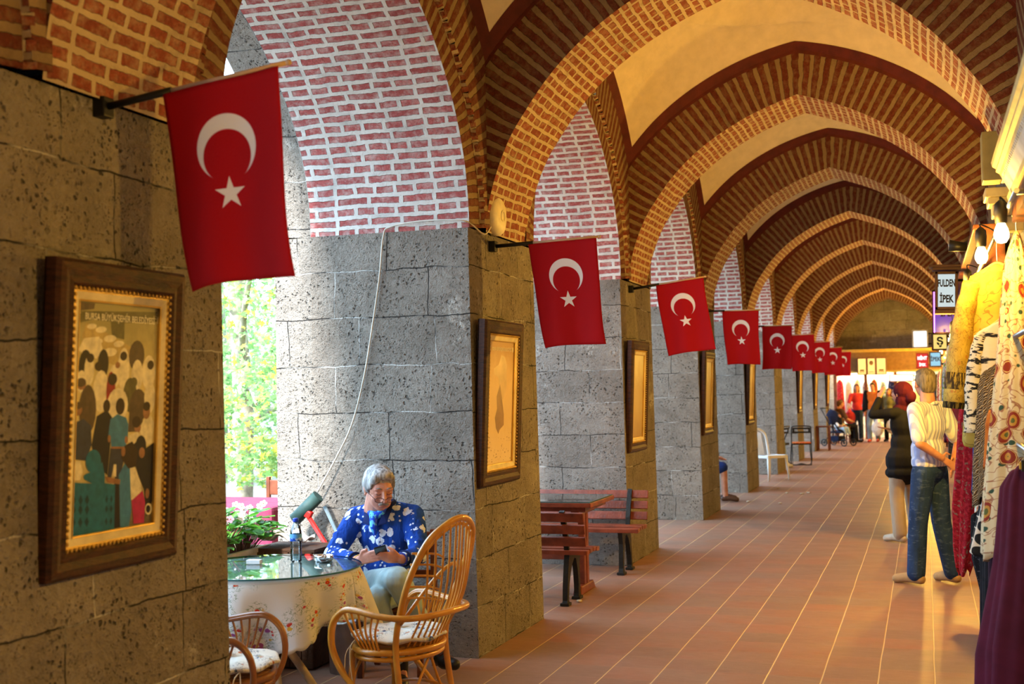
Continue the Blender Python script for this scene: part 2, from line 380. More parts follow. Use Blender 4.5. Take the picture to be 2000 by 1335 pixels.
# wall arches, left (open) and right (blind)
def outer_w(p, n):
    # distance along the normal until the bay's extrados or the corner line
    d = 0
    while d < 1.2:
        d += .01; x, z = p[0]+n[0]*d, p[1]+n[1]*d
        if abs(x) > HS: return max((HS-abs(p[0]))/abs(n[0]), 0) if abs(n[0]) > 1e-6 else d
        if z > E_(x): return d
    return d
OW = [outer_w(p, n) for p, n in zip(CW, NW)]
XO = -3.80
for k in list(KS)[:-1]:
    cy, sy, sw = bay(k); mb = MB(); n = len(CW)
    for i in range(n-1):
        def Q(j, r, x): return (x, cy+(CW[j][0]+NW[j][0]*r)*lerp(sw, sy, min(1, r*2)), CW[j][1]+NW[j][1]*r)
        a, b = i, i+1; la, lb = LW[a], LW[b]
        mb.poly([Q(a, 0, XL+.01), Q(b, 0, XL+.01), Q(b, 0, XO), Q(a, 0, XO)], [(0, la), (0, lb), (XL-XO, lb), (XL-XO, la)], 2, True)
        sa, sb = min(.19, OW[a]*.75), min(.19, OW[b]*.75)
        saw = .022*((i % 2))
        mb.poly([Q(a, 0, XL+.01), Q(b, 0, XL+.01), Q(b, sb, XL+.01), Q(a, sa, XL+.01)], [(.2, la), (.2, lb), (.2+sb, lb), (.2+sa, la)], 1)
        mb.poly([Q(a, sa, XL+.01), Q(b, sb, XL+.01), Q(b, sb+saw, XL+.045), Q(a, sa+saw, XL+.045)], [(.2, la), (.2, lb), (.25, lb), (.25, la)], 0)
        mb.poly([Q(a, sa+saw, XL+.045), Q(b, sb+saw, XL+.045), Q(b, OW[b]+.03, XL+.045), Q(a, OW[a]+.03, XL+.045)], [(.2, la), (.2, lb), (.2+OW[b]-sb, lb), (.2+OW[a]-sa, la)], 1)
    struct('wall_left' if k == KS[0] else 'wall_left.%03d' % (k-KS[0]), mb, [BRK, BAND, PINK])
    mb = MB()
    for i in range(n-1):
        def Q(j, r, x): return (x, cy+(CW[j][0]+NW[j][0]*r)*lerp(sw, sy, min(1, r*2)), CW[j][1]+NW[j][1]*r)
        a, b = i, i+1; la, lb = LW[a], LW[b]
        mb.poly([Q(a, 0, XR-.02), Q(b, 0, XR-.02), Q(b, OW[b]+.03, XR-.02), Q(a, OW[a]+.03, XR-.02)], [(.2, la), (.2, lb), (.2+OW[b], lb), (.2+OW[a], la)], 1)
        mb.poly([Q(a, 0, XR-.02), Q(b, 0, XR-.02), Q(b, 0, XR+.04), Q(a, 0, XR+.04)], None, 0)
    struct('wall_right' if k == KS[0] else 'wall_right.%03d' % (k-KS[0]), mb, [BRK, BAND])
    # outer stone ring over the opening and the outside face above it
    mb = MB()
    for i in range(n-1):
        g = .10
        a, b = CW[i], CW[i+1]
        sc = 1.0
        A = (XO, cy+a[0]*sw, a[1]); B = (XO, cy+b[0]*sw, b[1])
        A1 = (XO-.02, cy+a[0]*sw*1.02, a[1]+.0); B1 = (XO-.02, cy+b[0]*sw*1.02, b[1]+.0)
        A2 = (-4.10, cy+a[0]*sw*1.05, a[1]+.02); B2 = (-4.10, cy+b[0]*sw*1.05, b[1]+.02)
        mb.poly([A, B, B1, A1], [(0, LW[i]), (0, LW[i+1]), (.03, LW[i+1]), (.03, LW[i])], 0)
        mb.poly([A1, B1, B2, A2], [(.03, LW[i]), (.03, LW[i+1]), (.33, LW[i+1]), (.33, LW[i])], 0, True)
        mb.poly([A2, B2, (-4.1, B2[1], 5.6), (-4.1, A2[1], 5.6)], [(A2[1], A2[2]), (B2[1], B2[2]), (B2[1], 5.6), (A2[1], 5.6)], 0)
    for s_ in (-1, 1):
        y1, y2 = cy+s_*1.365*1.05*sw, cy+s_*2.13
        mb.poly([(-4.1, y1, SPR-.1), (-4.1, y2, SPR-.1), (-4.1, y2, 5.6), (-4.1, y1, 5.6)], [(y1, SPR), (y2, SPR), (y2, 5.6), (y1, 5.6)], 0)
    struct('wall_back' if k == KS[0] else 'wall_back.%03d' % (k-KS[0]), mb, [STONE])
# stone piers
for k in KS:
    a, b = pc(k)-PW/2, pc(k)+PW/2; mb = MB(); w1 = .035; w2 = .02
    prof = [(XL-.055, a+.10), (XL-.03, a), (XO, a), (-4.10, a+.065), (-4.10, b-.065), (XO, b), (XL-.03, b)]
    def ring(z, t):   # slight batter: the foot stands proud
        e = .03*t
        return [(XL+e, a-e*.3, z), (XL+e, b+e*.5, z), (XO, b, z), (-4.10, b-.065, z), (-4.10, a+.065, z), (XO, a-e*.3, z)]
    T, B = ring(SPR, 0), ring(0, 1); off = [0, PW, PW+1.1, PW+1.4, 2*PW+1.4, 2*PW+1.7, 2*PW+2.8]
    for i in range(6):
        j = (i+1) % 6; u0, u1 = off[i]+k*1.37, off[i+1]+k*1.37
        mb.poly([B[i], B[j], T[j], T[i]], [(u0, 0), (u1, 0), (u1, SPR), (u0, SPR)], 0)
    mb.poly(T, [(p[0], p[1]) for p in T], 0)
    struct('wall_front' if k == KS[0] else 'wall_front.%03d' % (k-KS[0]), mb, [STONE])
# right wall (behind the shops), added end wall and roof slab, floor, courtyard ground
YE = 42.4
mb = MB(); mb.box((.80, 20, 2.8), (.38, 60, 5.6)); struct('wall_right', mb, [STONE])
mb = MB(); mb.box((-1.2, -5.3, 2.8), (6, .2, 5.6)); struct('sun_stop', mb, [STONE]).name = 'wall_front.020'  # unseen end wall added behind the camera to keep the sun out
mb = MB(); mb.box((-1.55, 20, 5.72), (5.4, 60, .16)); struct('leak_stop', mb, [STONE]).name = 'ceiling.020'  # unseen slab added over the vaults to stop light leaking in
mb = MB(); mb.poly([(-4.12, -12, 0), (1, -12, 0), (1, 46, 0), (-4.12, 46, 0)], [(-4.12, -12), (1, -12), (1, 46), (-4.12, 46)]); struct('floor', mb, [FLOOR])
PAVE = m_stone('courtyard_paving', .5, .8, (.36, .34, .31), (.28, .27, .25))
mb = MB(); mb.poly([(-40, -30, -.02), (-4.1, -30, -.02), (-4.1, 60, -.02), (-40, 60, -.02)], [(-40, -30), (-4.1, -30), (-4.1, 60), (-40, 60)]); struct('floor_courtyard', mb, [PAVE]).name = 'floor.001'

# ------------------------------------------------------------------ bulbs hanging along the shops
BULB = glow('lit_bulb_glass', (1, .72, .30), 38)
BLACK = plain('black_plastic', (.012, .011, .011), .45)
def bulb(x, y, z, label, power=1., group=None, end=(.16, .39)):
    t = thing('hanging_bulb', label, 'lamp', (x, y, z), 0, group)
    mb = MB(); mb.lathe([(1e-5, -.055), (.02, -.05), (.031, -.03), (.033, -.012), (.028, .01), (.018, .032), (.016, .042)], n=16); mb.build('bulb', [BULB], t)
    mb = MB(); mb.lathe([(.019, .035), (.026, .04), (.03, .09), (.026, .125), (.01, .14), (.004, .145)], n=14); mb.build('lamp_holder', [BLACK], t)
    mb = MB(); mb.tube(smooth_path([(0, 0, .14), (.0, .01, .14+(end[1]-.14)*.4+.03), (end[0]*.5, .0, .14+(end[1]-.14)*.8+.02), (end[0], 0, end[1])], 5), .004, 6); mb.build('cable', [BLACK], t)
    ld = bpy.data.lights.new('bulb_light', 'POINT'); ld.energy = LAMP_W*power; ld.color = WARM; ld.shadow_soft_size = .05
    l = bpy.data.objects.new('bulb_light', ld); COL.objects.link(l); l.parent = t; l.location = (-.09, -.02, -.03); return t
bulb(.345, 6.0, 2.33, 'bare lit bulb in a black holder above the paisley robe, nearest to us', .2, end=(.035, .11))
bulb(.30, 7.0, 2.33, 'bare lit bulb in a black holder above the yellow kaftan', .13, end=(.08, .11))
bulb(.30, 9.2, 2.30, 'bare lit bulb half hidden behind the yellow kaftan', 1.5, end=(.08, .14))
bulb(.27, 13.0, 2.12, 'small lit bulb under the purple sign', 1.)
for y, l in ((2.6, 'added bulb beyond the right edge, lighting the nearest pier'), (17, 'added bulb beside the purple sign, lighting the arcade'), (21, 'added bulb beside the yellow sign, lighting the arcade'), (25, 'added bulb just past the blank white sign, lighting the arcade'), (29, 'added bulb just past the red sign, lighting the arcade'), (33, 'added bulb second from the far end of the shops, lighting the arcade'), (37, 'added bulb at the far end of the shops, lighting the end wall')): bulb(.34 if y != 4.7 else .47, y, 2.35 if y != 4.7 else 2.2, l, {2.6: .75, 4.7: .45, 37: 3}.get(y, 1.), 'added shop bulbs')  # bulbs added to light the nearest pier, the arcade and the end wall

# ------------------------------------------------------------------ framed pictures on the piers
def m_frame():
    k = NT('dark_walnut_frame', .5, .25); o = k.ob(); n = k.noise(k.scale(o, (3, 3, 14)), 6, 5, .7)
    k.base(k.mix(k.step(n, .35, .7), (.016, .005, .002), (.075, .022, .006))); k.bump(n, .004); return k.m
FRAMEM = m_frame(); GOLD = plain('gilt_moulding', (.62, .40, .10), .35, .6, bump=.002, bscale=200); LINER = plain('cream_liner', (.78, .66, .38), .6, bump=.002, bscale=300)
def text_mesh(name, body, size, mats, parent, loc, rot, align='CENTER', ext=.0015, bold=0., sx=1.):
    c = bpy.data.curves.new(name, 'FONT'); c.body = body; c.size = size; c.align_x = align; c.align_y = 'CENTER'; c.extrude = ext; c.offset = bold; c.resolution_u = 3
    t = bpy.data.objects.new(name, c); COL.objects.link(t); bpy.context.view_layer.update()
    me = bpy.data.meshes.new_from_object(t.evaluated_get(bpy.context.evaluated_depsgraph_get())); bpy.data.objects.remove(t); bpy.data.curves.remove(c)
    me.materials.clear(); me.materials.append(mats); o = bpy.data.objects.new(name, me); COL.objects.link(o)
    o.parent = parent; o.location = loc; o.rotation_euler = rot; o.scale = (sx, 1, 1); return o
def print_mat(name, top, mid, bot, sc=9):
    k = NT(name, .55, .2); uv = k.uv(); y = k.n('ShaderNodeSeparateXYZ', {0: uv}).outputs[1]
    n = k.noise(uv, sc, 6, .65); c = k.ramp(k.math('ADD', y, k.math('MULTIPLY', k.math('SUBTRACT', n, .5), .5)), [(0, bot), (.35, mid), (.62, mid), (.92, top)])
    k.base(c); k.b.inputs['Coat Weight'].default_value = .12; k.b.inputs['Coat Roughness'].default_value = .12; return k.m
def picture(y, label, panel, W_=.77, H_=1.06, zc=1.575, art=None, txt=True, lean=.045):
    t = thing('framed_picture', label, 'picture', (XL+.055, y, zc), 0, 'framed pictures on the piers')
    t.rotation_euler = (0, lean, 0); w, h = W_/2, H_/2
    mb = MB(); fw = .095
    for (a, b, c, d) in (((-w, -h), (w, -h), (w-fw, -h+fw), (-w+fw, -h+fw)), ((w, -h), (w, h), (w-fw, h-fw), (w-fw, -h+fw)), ((w, h), (-w, h), (-w+fw, h-fw), (w-fw, h-fw)), ((-w, h), (-w, -h), (-w+fw, -h+fw), (-w+fw, h-fw))):
        prof = [(0, -.03), (0, .012), (.12, .026), (.35, .03), (.6, .022), (.8, .026), (1, .010), (1, -.01)]
        for (s0, d0), (s1, d1) in zip(prof, prof[1:]):
            L = lambda s_, p, q: (lerp(p[0], q[0], s_), lerp(p[1], q[1], s_))
            p0, p1, p2, p3 = L(s0, a, d), L(s0, b, c), L(s1, b, c), L(s1, a, d)
            mb.poly([(d0, *p0), (d0, *p1), (d1, *p2), (d1, *p3)])
    mb.box((-.028, 0, 0), (.006, W_, H_)); mb.build('frame', [FRAMEM], t)
    def ringm(o, i, x0, x1, nm, m, beads=0):
        mb = MB(); a, b, c, d = w-o, h-o, w-i, h-i
        P = [(-a, -b), (a, -b), (a, b), (-a, b)]; Q = [(-c, -d), (c, -d), (c, d), (-c, d)]
        for j in range(4):
            k2 = (j+1) % 4; mb.poly([(x0, *P[j]), (x0, *P[k2]), (x1, *Q[k2]), (x1, *Q[j])])
            mb.poly([(x1, *Q[j]), (x1, *Q[k2]), (x1-.012, *Q[k2]), (x1-.012, *Q[j])])
            if beads:
                n = int(math.hypot(P[k2][0]-P[j][0], P[k2][1]-P[j][1])/.022)
                for q in range(n): mb.blob((x0+.004, lerp(P[j][0], P[k2][0], q/n), lerp(P[j][1], P[k2][1], q/n)), .007, n=6)
        mb.build(nm, [m], t)
    ringm(.092, .104, .014, .012, 'gilt_edge', GOLD, 1); ringm(.104, .132, .012, .004, 'liner', LINER); ringm(.128, .134, .008, .006, 'inner_gilt_edge', GOLD)
    pw, ph = w-.133, h-.133; mb = MB(); mb.poly([(-.004, -pw, -ph), (-.004, pw, -ph), (-.004, pw, ph), (-.004, -pw, ph)], [(0, 0), (1, 0), (1, 1), (0, 1)])
    pn = mb.build('print', [panel], t)
    if txt:
        text_mesh('lettering', 'BURSA BÜYÜKŞEHİR BELEDİYESİ', .032 if W_ > .7 else .03, PRINTW, t, (-.003, .01, ph-.05), (PI/2, 0, PI/2), ext=.0003, sx=.82)
        for s_ in (-1, 1):
            mb = MB(); mb.prism([(s_*.232-.010, ph-.032), (s_*.232+.010, ph-.032), (s_*.232+.010, ph-.055), (s_*.232, ph-.068), (s_*.232-.010, ph-.055)], -.004, -.0028, 'yz')
            for a in range(9): mb.blob((-.0033, s_*.232+.021*math.cos(PI*a/8), ph-.040+.024*math.sin(PI*a/8)), (.0006, .0018, .0018), n=6)
            mb.build('crest', [PRINTW], t)
    if art: art(t, pw, ph)
    return t
PRINTW = plain('print_white', (.85, .80, .62), .5, var=.02)
def crowd_art(t, pw, ph):
    cols = dict(w=(.88, .80, .55), k=(.022, .016, .014), b=(.012, .012, .02), n=(.035, .045, .085), l=(.05, .22, .46), t=(.010, .15, .27), s=(.34, .17, .09), r=(.30, .02, .03), p=(.50, .02, .14), g=(.13, .12, .05), y=(.55, .42, .16), h=(.035, .02, .012), d=(.10, .07, .045), T=(.004, .05, .085))  # white and straw inks raised for lamp glow reflected on the print
    names = list(cols); mats = []
    for c in names:
        k = NT('print_ink_'+{'w': 'white', 'k': 'black', 'b': 'ink', 'n': 'navy', 'l': 'blue', 't': 'teal', 's': 'skin', 'r': 'red', 'p': 'purple', 'g': 'grey', 'y': 'straw', 'h': 'hair', 'd': 'brown', 'T': 'dark_teal'}[c], .55, .2)
        n = k.noise(k.ob(), 30, 4, .6); k.base(k.mix(k.step(n, .3, .7), tuple(v*.6 for v in cols[c]), cols[c])); k.b.inputs['Coat Weight'].default_value = .1; k.b.inputs['Coat Roughness'].default_value = .12; mats.append(k.m)
    # pixel coordinates taken from the print itself: x 105-575 across, y 40-1270 down
    def U(x, y): x0 = 125-(y-40)*.017; x1 = 578-(y-40)*.004; tp = 40+(x-125)*.155; bt = 1275-(x-105)*.14; return ((x-x0)/(x1-x0)*2-1)*pw, (1-(y-tp)/(bt-tp)*2)*ph
    mb = MB(); Z = [-.0038]
    def P(c, pts):
        Z[0] += .00002; mb.poly([(Z[0], *U(x, y)) for x, y in pts], None, names.index(c))
    def O(c, x, y, rx, ry): P(c, [(x+rx*math.cos(a*PI/8), y+ry*math.sin(a*PI/8)) for a in range(16)])
    P('d', [(125, 45), (215, 60), (210, 90), (122, 95)]); P('g', [(122, 95), (578, 130), (578, 180), (400, 175), (200, 145), (122, 160)])
    P('g', [(300, 150), (380, 160), (380, 260), (310, 240)]); P('y', [(170, 160), (250, 200), (330, 250), (420, 300), (430, 350), (330, 390), (250, 360), (180, 300), (150, 230)])
    for x, y, r in ((200, 180, 26), (250, 200, 30), (300, 250, 34), (350, 280, 30), (300, 320, 40), (230, 260, 30)): O('w', x, y, r, r*.55)
    P('w', [(160, 240), (240, 235), (260, 300), (230, 350), (170, 330), (130, 300)])
    for x, y, w_, h_, c in ((170, 380, 36, 90, 'k'), (265, 370, 30, 75, 'k'), (190, 400, 26, 80, 'w'), (455, 340, 46, 80, 'd'), (380, 400, 34, 110, 'w'), (530, 430, 40, 90, 'w'), (460, 440, 34, 80, 'w'), (330, 440, 30, 60, 'w'), (255, 510, 42, 110, 'w'), (150, 460, 26, 60, 'w'), (310, 520, 26, 110, 'r'), (420, 540, 40, 90, 'g'), (350, 590, 60, 90, 'w'), (470, 600, 52, 90, 'd'), (185, 600, 46, 130, 'd'), (540, 560, 34, 80, 'w')): O(c, x, y+h_*.1, w_, h_)
    for x, y, r, c in ((195, 345, 20, 'h'), (262, 335, 17, 'k'), (378, 345, 20, 'h'), (540, 400, 20, 'h'), (455, 300, 26, 'd'), (238, 390, 20, 'h'), (318, 462, 26, 'h'), (440, 485, 22, 'g'), (345, 390, 14, 's'), (150, 480, 24, 's')): O(c, x, y, r, r*1.2)
    O('d', 148, 470, 26, 24)
    P('b', [(235, 650), (290, 620), (320, 660), (315, 780), (300, 960), (230, 900), (210, 800)]); O('h', 288, 600, 20, 34)
    P('n', [(112, 680), (165, 660), (205, 700), (210, 800), (180, 880), (110, 870)]); O('s', 132, 612, 24, 32); O('d', 130, 590, 26, 20)
    P('w', [(120, 880), (150, 880), (165, 940), (150, 980), (108, 980)])
    P('l', [(310, 670), (350, 645), (400, 665), (415, 700), (412, 780), (395, 830), (320, 830), (315, 780), (300, 760)]); O('h', 365, 605, 26, 44)
    P('n', [(315, 820), (395, 825), (390, 900), (370, 990), (345, 990), (335, 920), (320, 985), (300, 980)]); P('w', [(335, 905), (350, 905), (350, 970), (328, 965)]); P('s', [(320, 812), (392, 815), (390, 826), (320, 823)])
    O('s', 306, 770, 9, 20); O('s', 404, 780, 9, 20)
    P('w', [(480, 690), (550, 660), (570, 700), (560, 800), (520, 820), (490, 770)]); O('s', 522, 640, 22, 38); O('h', 522, 612, 22, 24)
    P('d', [(420, 640), (500, 600), (500, 690), (470, 740), (415, 740)]); O('s', 470, 720, 20, 26); O('h', 462, 690, 26, 30); P('w', [(415, 760), (470, 740), (495, 770), (460, 810), (415, 790)])
    P('b', [(430, 820), (490, 770), (520, 830), (572, 800), (572, 1100), (540, 1180), (520, 1040), (480, 960)]); O('b', 492, 820, 34, 60); O('s', 500, 850, 18, 28)
    P('w', [(430, 925), (460, 920), (500, 1010), (505, 1060), (480, 1100), (440, 1090), (425, 1000)]); P('p', [(445, 1095), (510, 1045), (528, 1100), (525, 1210), (460, 1215)])
    P('l', [(365, 960), (400, 900), (430, 930), (440, 1080), (445, 1150), (430, 1240), (380, 1230), (365, 1120)]); P('b', [(340, 1000), (370, 1010), (380, 1230), (345, 1235)])
    P('h', [(395, 810), (440, 790), (475, 840), (465, 920), (420, 930), (375, 870)]); O('s', 388, 840, 12, 26); P('s', [(285, 965), (375, 985), (372, 1010), (300, 998)]); O('s', 540, 1060, 12, 26); O('w', 550, 1140, 22, 30); O('b', 548, 1140, 14, 20)
    P('t', [(105, 990), (215, 1000), (225, 1262), (103, 1280)]); P('t', [(170, 975), (270, 890), (285, 960), (290, 1250), (218, 1265), (215, 1000)]); O('t', 220, 885, 42, 62); O('t', 220, 965, 52, 24)
    P('t', [(285, 1000), (345, 1010), (345, 1238), (288, 1250)])
    for x in (118, 155, 190, 298, 325):
        for y in (1075, 1125, 1190): P('T', [(x-12, y+10), (x, y-10-8), (x+12, y+10), (x, y+38)]) if x < 200 else P('T', [(x-8, y+10), (x, y-12), (x+8, y+10), (x, y+32)])
    mb.build('printed_scene', mats, t)
pm1 = print_mat('lamplit_crowd_print', (.30, .27, .12), (.62, .52, .24), (.10, .08, .06), 5)  # panel tones carry the lamp glow lying over the picture
picture(3.625, 'large brown framed colour picture of a market crowd with blue railing, on the nearest pier', pm1, art=crowd_art, W_=.715, H_=1.04, zc=1.585)
def statue_art(t, pw, ph):
    k = plain('print_brown_ink', (.30, .17, .07), .4); k2 = plain('print_tan_ink', (.60, .42, .22), .4); mb = MB(); Z = [-.0038]
    def P(m, pts): Z[0] += .00002; mb.poly([(Z[0], pw*x, ph*y) for x, y in pts], None, m)
    P(1, [(-.2, .62), (.0, .78), (.3, .75), (.5, .6), (.45, .5), (.5, .2), (.2, .05), (-.1, .1), (-.15, .4), (-.5, .45), (-.6, .55)])
    P(0, [(-.3, .1), (-.05, .3), (.1, .1), (.3, -.2), (.32, -.38), (.0, -.45), (-.1, -.52), (-.3, -.42), (-.4, -.25), (-.25, -.1)])
    for i in range(60):
        x, y = random.uniform(-.85, .95), random.uniform(-.97, -.5); s_ = random.uniform(.01, .035)
        if y < -.6 or random.random() < .3: P(0, [(x-s_, y), (x, y-s_*.5), (x+s_, y), (x, y+s_*.5)])
    mb.build('printed_scene', [k, k2], t)
pm2 = print_mat('sepia_print', (.52, .33, .15), (.72, .52, .28), (.82, .64, .38), 3)
picture(7.69, 'framed sepia picture on the second pier, behind the rattan chair', pm2, art=statue_art)
desc = ['framed pale picture with a bright top on the third pier, beside the bench', 'framed pale picture on the fourth pier, under the third flag', 'narrow looking framed picture on the fifth pier above the white plastic chair', 'framed picture on the sixth pier, left of the folding chair', 'small framed picture on the seventh pier above the folding chair', 'dark framed picture on the eighth pier near the pushchair', 'farthest framed picture on the left piers']
pm3 = print_mat('pale_print', (.75, .68, .42), (.55, .42, .20), (.45, .30, .13), 4)
for i, dsc in enumerate(desc):
    if i != 3: picture(7.69+PIT*(i+1), dsc, pm3, W_=.74, txt=False)

# ------------------------------------------------------------------ flags on poles
def m_flag():
    k = NT('red_flag_cloth', .75, .2); sp = k.n('ShaderNodeSeparateXYZ', {0: k.uv()}); x = k.math('SUBTRACT', sp.outputs[0], .5); v = sp.outputs[1]
    def circ(cv, r): d = k.math('SQRT', k.math('ADD', k.math('MULTIPLY', x, x), k.math('POWER', k.math('ABSOLUTE', k.math('SUBTRACT', v, cv)), 2))); return k.step(d, r+.003, r-.003)
    cres = k.math('MULTIPLY', circ(.50, .25), k.math('SUBTRACT', 1, circ(.565, .2)))
    dv = k.math('SUBTRACT', .845, v); r = k.math('SQRT', k.math('ADD', k.math('MULTIPLY', x, x), k.math('MULTIPLY', dv, dv))); a = k.math('ARCTAN2', x, dv)
    f = k.math('SUBTRACT', k.math('MODULO', k.math('ADD', a, 2*PI+PI/5), 2*PI/5), PI/5); f = k.math('ABSOLUTE', f)
    px = k.math('MULTIPLY', r, k.math('COSINE', f)); py = k.math('MULTIPLY', r, k.math('SINE', f)); R0 = .128; xi, yi = R0*.382*math.cos(PI/5), R0*.382*math.sin(PI/5)
    g = k.math('SUBTRACT', k.math('MULTIPLY', k.math('SUBTRACT', R0, px), yi), k.math('MULTIPLY', py, R0-xi)); star = k.step(g, -.0001, .0001)
    m = k.math('MAXIMUM', cres, star); k.base(k.mix(m, (.40, .002, .004), (.80, .76, .72)))
    w = k.noise(k.scale(k.uv(), (300, 300, 1)), 1, 1); k.bump(w, .0006)
    tr = k.n('ShaderNodeBsdfTranslucent', {0: k.mix(m, (.50, .004, .006), (.8, .75, .7))}); mx = k.n('ShaderNodeMixShader', {0: .30, 1: k.b.outputs[0], 2: tr.outputs[0]})
    k.t.links.new(mx.outputs[0], k.t.nodes['Material Output'].inputs['Surface']); return k.m
FLAG = m_flag(); POLEW = plain('pale_wood_pole', (.55, .36, .20), .6); IRON = plain('black_iron', (.012, .012, .013), .5, .3)
def flag(y, z, rise, skew, label, wid=.46, ln=.69, x0=-2.43, seed=0, fold=.012):
    t = thing('flag_on_pole', label, 'flag', (-2.70, y, z), 0, 'flags along the arcade'); rnd = random.Random(seed)
    L = -1.975+2.70; d = Vector((math.cos(rise), 0, math.sin(rise)))
    mb = MB(); mb.box((.022, 0, .0), (.05, .06, .07), None, 0, .006); mb.tube([(.02, 0, 0), tuple(d*.30)], .013, 10); mb.build('bracket', [IRON], t)
    mb = MB(); mb.tube([tuple(d*.26), tuple(d*(L/math.cos(rise)+.015))], .0085, 10); mb.blob(tuple(d*(L/math.cos(rise)+.02)), .011, n=8); mb.build('pole', [POLEW], t)
    s0 = x0+2.70; ph = rnd.uniform(0, 6); a2 = rnd.uniform(2.2, 3.4)
    def fn(u, v):
        b = d*((s0+u*wid)/math.cos(rise)); hem = .010*math.cos(u*PI) + (.018*u*u if seed != 3 else 0)
        dz = -ln*v*(1-.02*math.sin(u*PI)); dx = skew*v*v*.6+skew*v*.4+.01*math.sin(v*5+ph)*v
        dx += (.5-u)*.05*v if seed % 2 else 0
        dy = fold*math.sin(u*2*PI*a2/2+ph+v*1.2)*(.35+v)+.03*v*math.sin(v*3+ph)
        return (b.x+dx, b.y+dy-.012, b.z-.009+dz+hem*v)
    for_ = MB(); for_.grid(fn, 28, 36, 0, True, lambda u, v: (u, v*1.5)); o = for_.build('flag_cloth', [FLAG], t)
    md = o.modifiers.new('t', 'SOLIDIFY'); md.thickness = .0015
    return t
flag(3.60, 2.655, .115, .10, 'largest and nearest red flag with white crescent and star, above the crowd picture', seed=3, wid=.445)
flag(7.68, 2.600, .035, .085, 'second red flag from us, hanging from the pole beside the round white disc', seed=1)
flag(11.72, 2.610, .12, .11, 'third red flag, slanting on its pole at the third pier', seed=2)
flag(15.80, 2.620, -.01, .02, 'fourth red flag, hanging straight at the fourth pier', seed=5)
flag(19.88, 2.60, .0, -.02, 'fifth red flag, hem curved, above the white plastic chair', seed=6)
for i, nm in enumerate(['sixth', 'seventh', 'eighth', 'ninth', 'last and smallest']): flag(23.96+PIT*i, 2.60-.01*i, .02, .05-.02*i, nm+' red flag in the row going away from us', seed=8+i)

# ------------------------------------------------------------------ round white disc and the cable on the second pier
t = thing('wall_disc', 'round cream disc light fixed to the brick above the second flag pole', 'wall light', (-2.655, 7.70, 2.80))
mb = MB(); mb.lathe([(1e-5, .045), (.06, .043), (.115, .03), (.13, .01), (.13, -.03)], n=32, R=Euler((0, PI/2, 0)).to_matrix()); mb.build('cover', [plain('cream_enamel', (.80, .70, .45), .4)], t)
mb = MB(); mb.lathe([(.03, .047), (.034, .050), (.038, .047)], n=20, ends=False, R=Euler((0, PI/2, 0)).to_matrix()); mb.build('centre_ring', [plain('cream_enamel', '#fff')], t)
CABLE = plain('cream_cable', (.62, .58, .50), .6)
yy = 7.245
pts = [(-2.66, 7.62, 2.74), (-2.67, 7.5, 2.66), (-2.69, 7.33, 2.70), (-2.73, yy-.02, 2.72), (-3.0, yy, 2.735), (-3.22, yy, 2.71), (-3.27, yy, 2.65), (-3.30, yy, 2.4), (-3.36, yy, 2.05), (-3.42, yy, 1.75), (-3.50, yy-.02, 1.45), (-3.62, yy-.03, 1.22), (-3.74, yy-.04, 1.02)]
mb = MB(); mb.tube(smooth_path(pts, 6), .0055, 7); tag(mb.build('cable', [CABLE]), 'thin pale cable running down the grey stone of the second pier', 'cable')

# ------------------------------------------------------------------ patterned cloths
def m_sprig(name, base, cols, scale=7., size=.16, leaf=(.12, .22, .06), rough=.8, dens=.55, cluster=26, trans=0.):
    """small flower sprigs: clusters of coloured dots inside random cells, with leaves beside them"""
    k = NT(name, rough, .15); uv = k.uv()
    v = k.n('ShaderNodeTexVoronoi', {'Vector': uv, 'Scale': scale, 'Randomness': .8}); d = v.outputs['Distance']; cc = v.outputs['Color']
    sp = k.n('ShaderNodeSeparateColor', {0: cc}); on = k.math('GREATER_THAN', sp.outputs[0], 1-dens)
    v2 = k.n('ShaderNodeTexVoronoi', {'Vector': uv, 'Scale': cluster, 'Randomness': .9}); d2 = v2.outputs['Distance']; s2 = k.n('ShaderNodeSeparateColor', {0: v2.outputs['Color']})
    inn = k.math('MULTIPLY', k.step(d, size*1.9, size*1.6), on)
    dot = k.math('MULTIPLY', k.step(d2, .50, .44), inn); dot = k.math('MULTIPLY', dot, k.math('GREATER_THAN', s2.outputs[1], .35))
    fc = k.ramp(s2.outputs[0], [(i/len(cols), c) for i, c in enumerate(cols)]); k.t.nodes[fc.node.name].color_ramp.interpolation = 'CONSTANT'
    w = k.noise(k.warp(uv, cluster*.6, .04), cluster*1.3, 2, .5); st = k.math('SUBTRACT', 1, k.step(k.math('ABSOLUTE', k.math('SUBTRACT', w, .5)), .012, .03))
    st = k.math('MULTIPLY', st, k.math('MULTIPLY', k.step(d, size*2.6, size*2.2), on))
    c = k.mix(k.math('MULTIPLY', st, .75), base, leaf); c = k.mix(dot, c, fc); ctr = k.math('MULTIPLY', dot, k.step(d2, .14, .1)); c = k.mix(k.math('MULTIPLY', ctr, .6), c, (.75, .5, .1)); k.base(c)
    k.bump(k.noise(uv, 300, 2), .0008)
    if trans:
        tr = k.n('ShaderNodeBsdfTranslucent', {0: c}); mx = k.n('ShaderNodeMixShader', {0: trans, 1: k.b.outputs[0], 2: tr.outputs[0]}); k.t.links.new(mx.outputs[0], k.t.nodes['Material Output'].inputs['Surface'])
    return k.m
CLOTH = m_sprig('flowered_white_tablecloth', (.80, .77, .72), [(.62, .05, .02), (.70, .42, .05), (.60, .03, .03), (.35, .08, .25)], 8.5, .23, (.14, .20, .04), cluster=36, dens=.9, trans=.25)
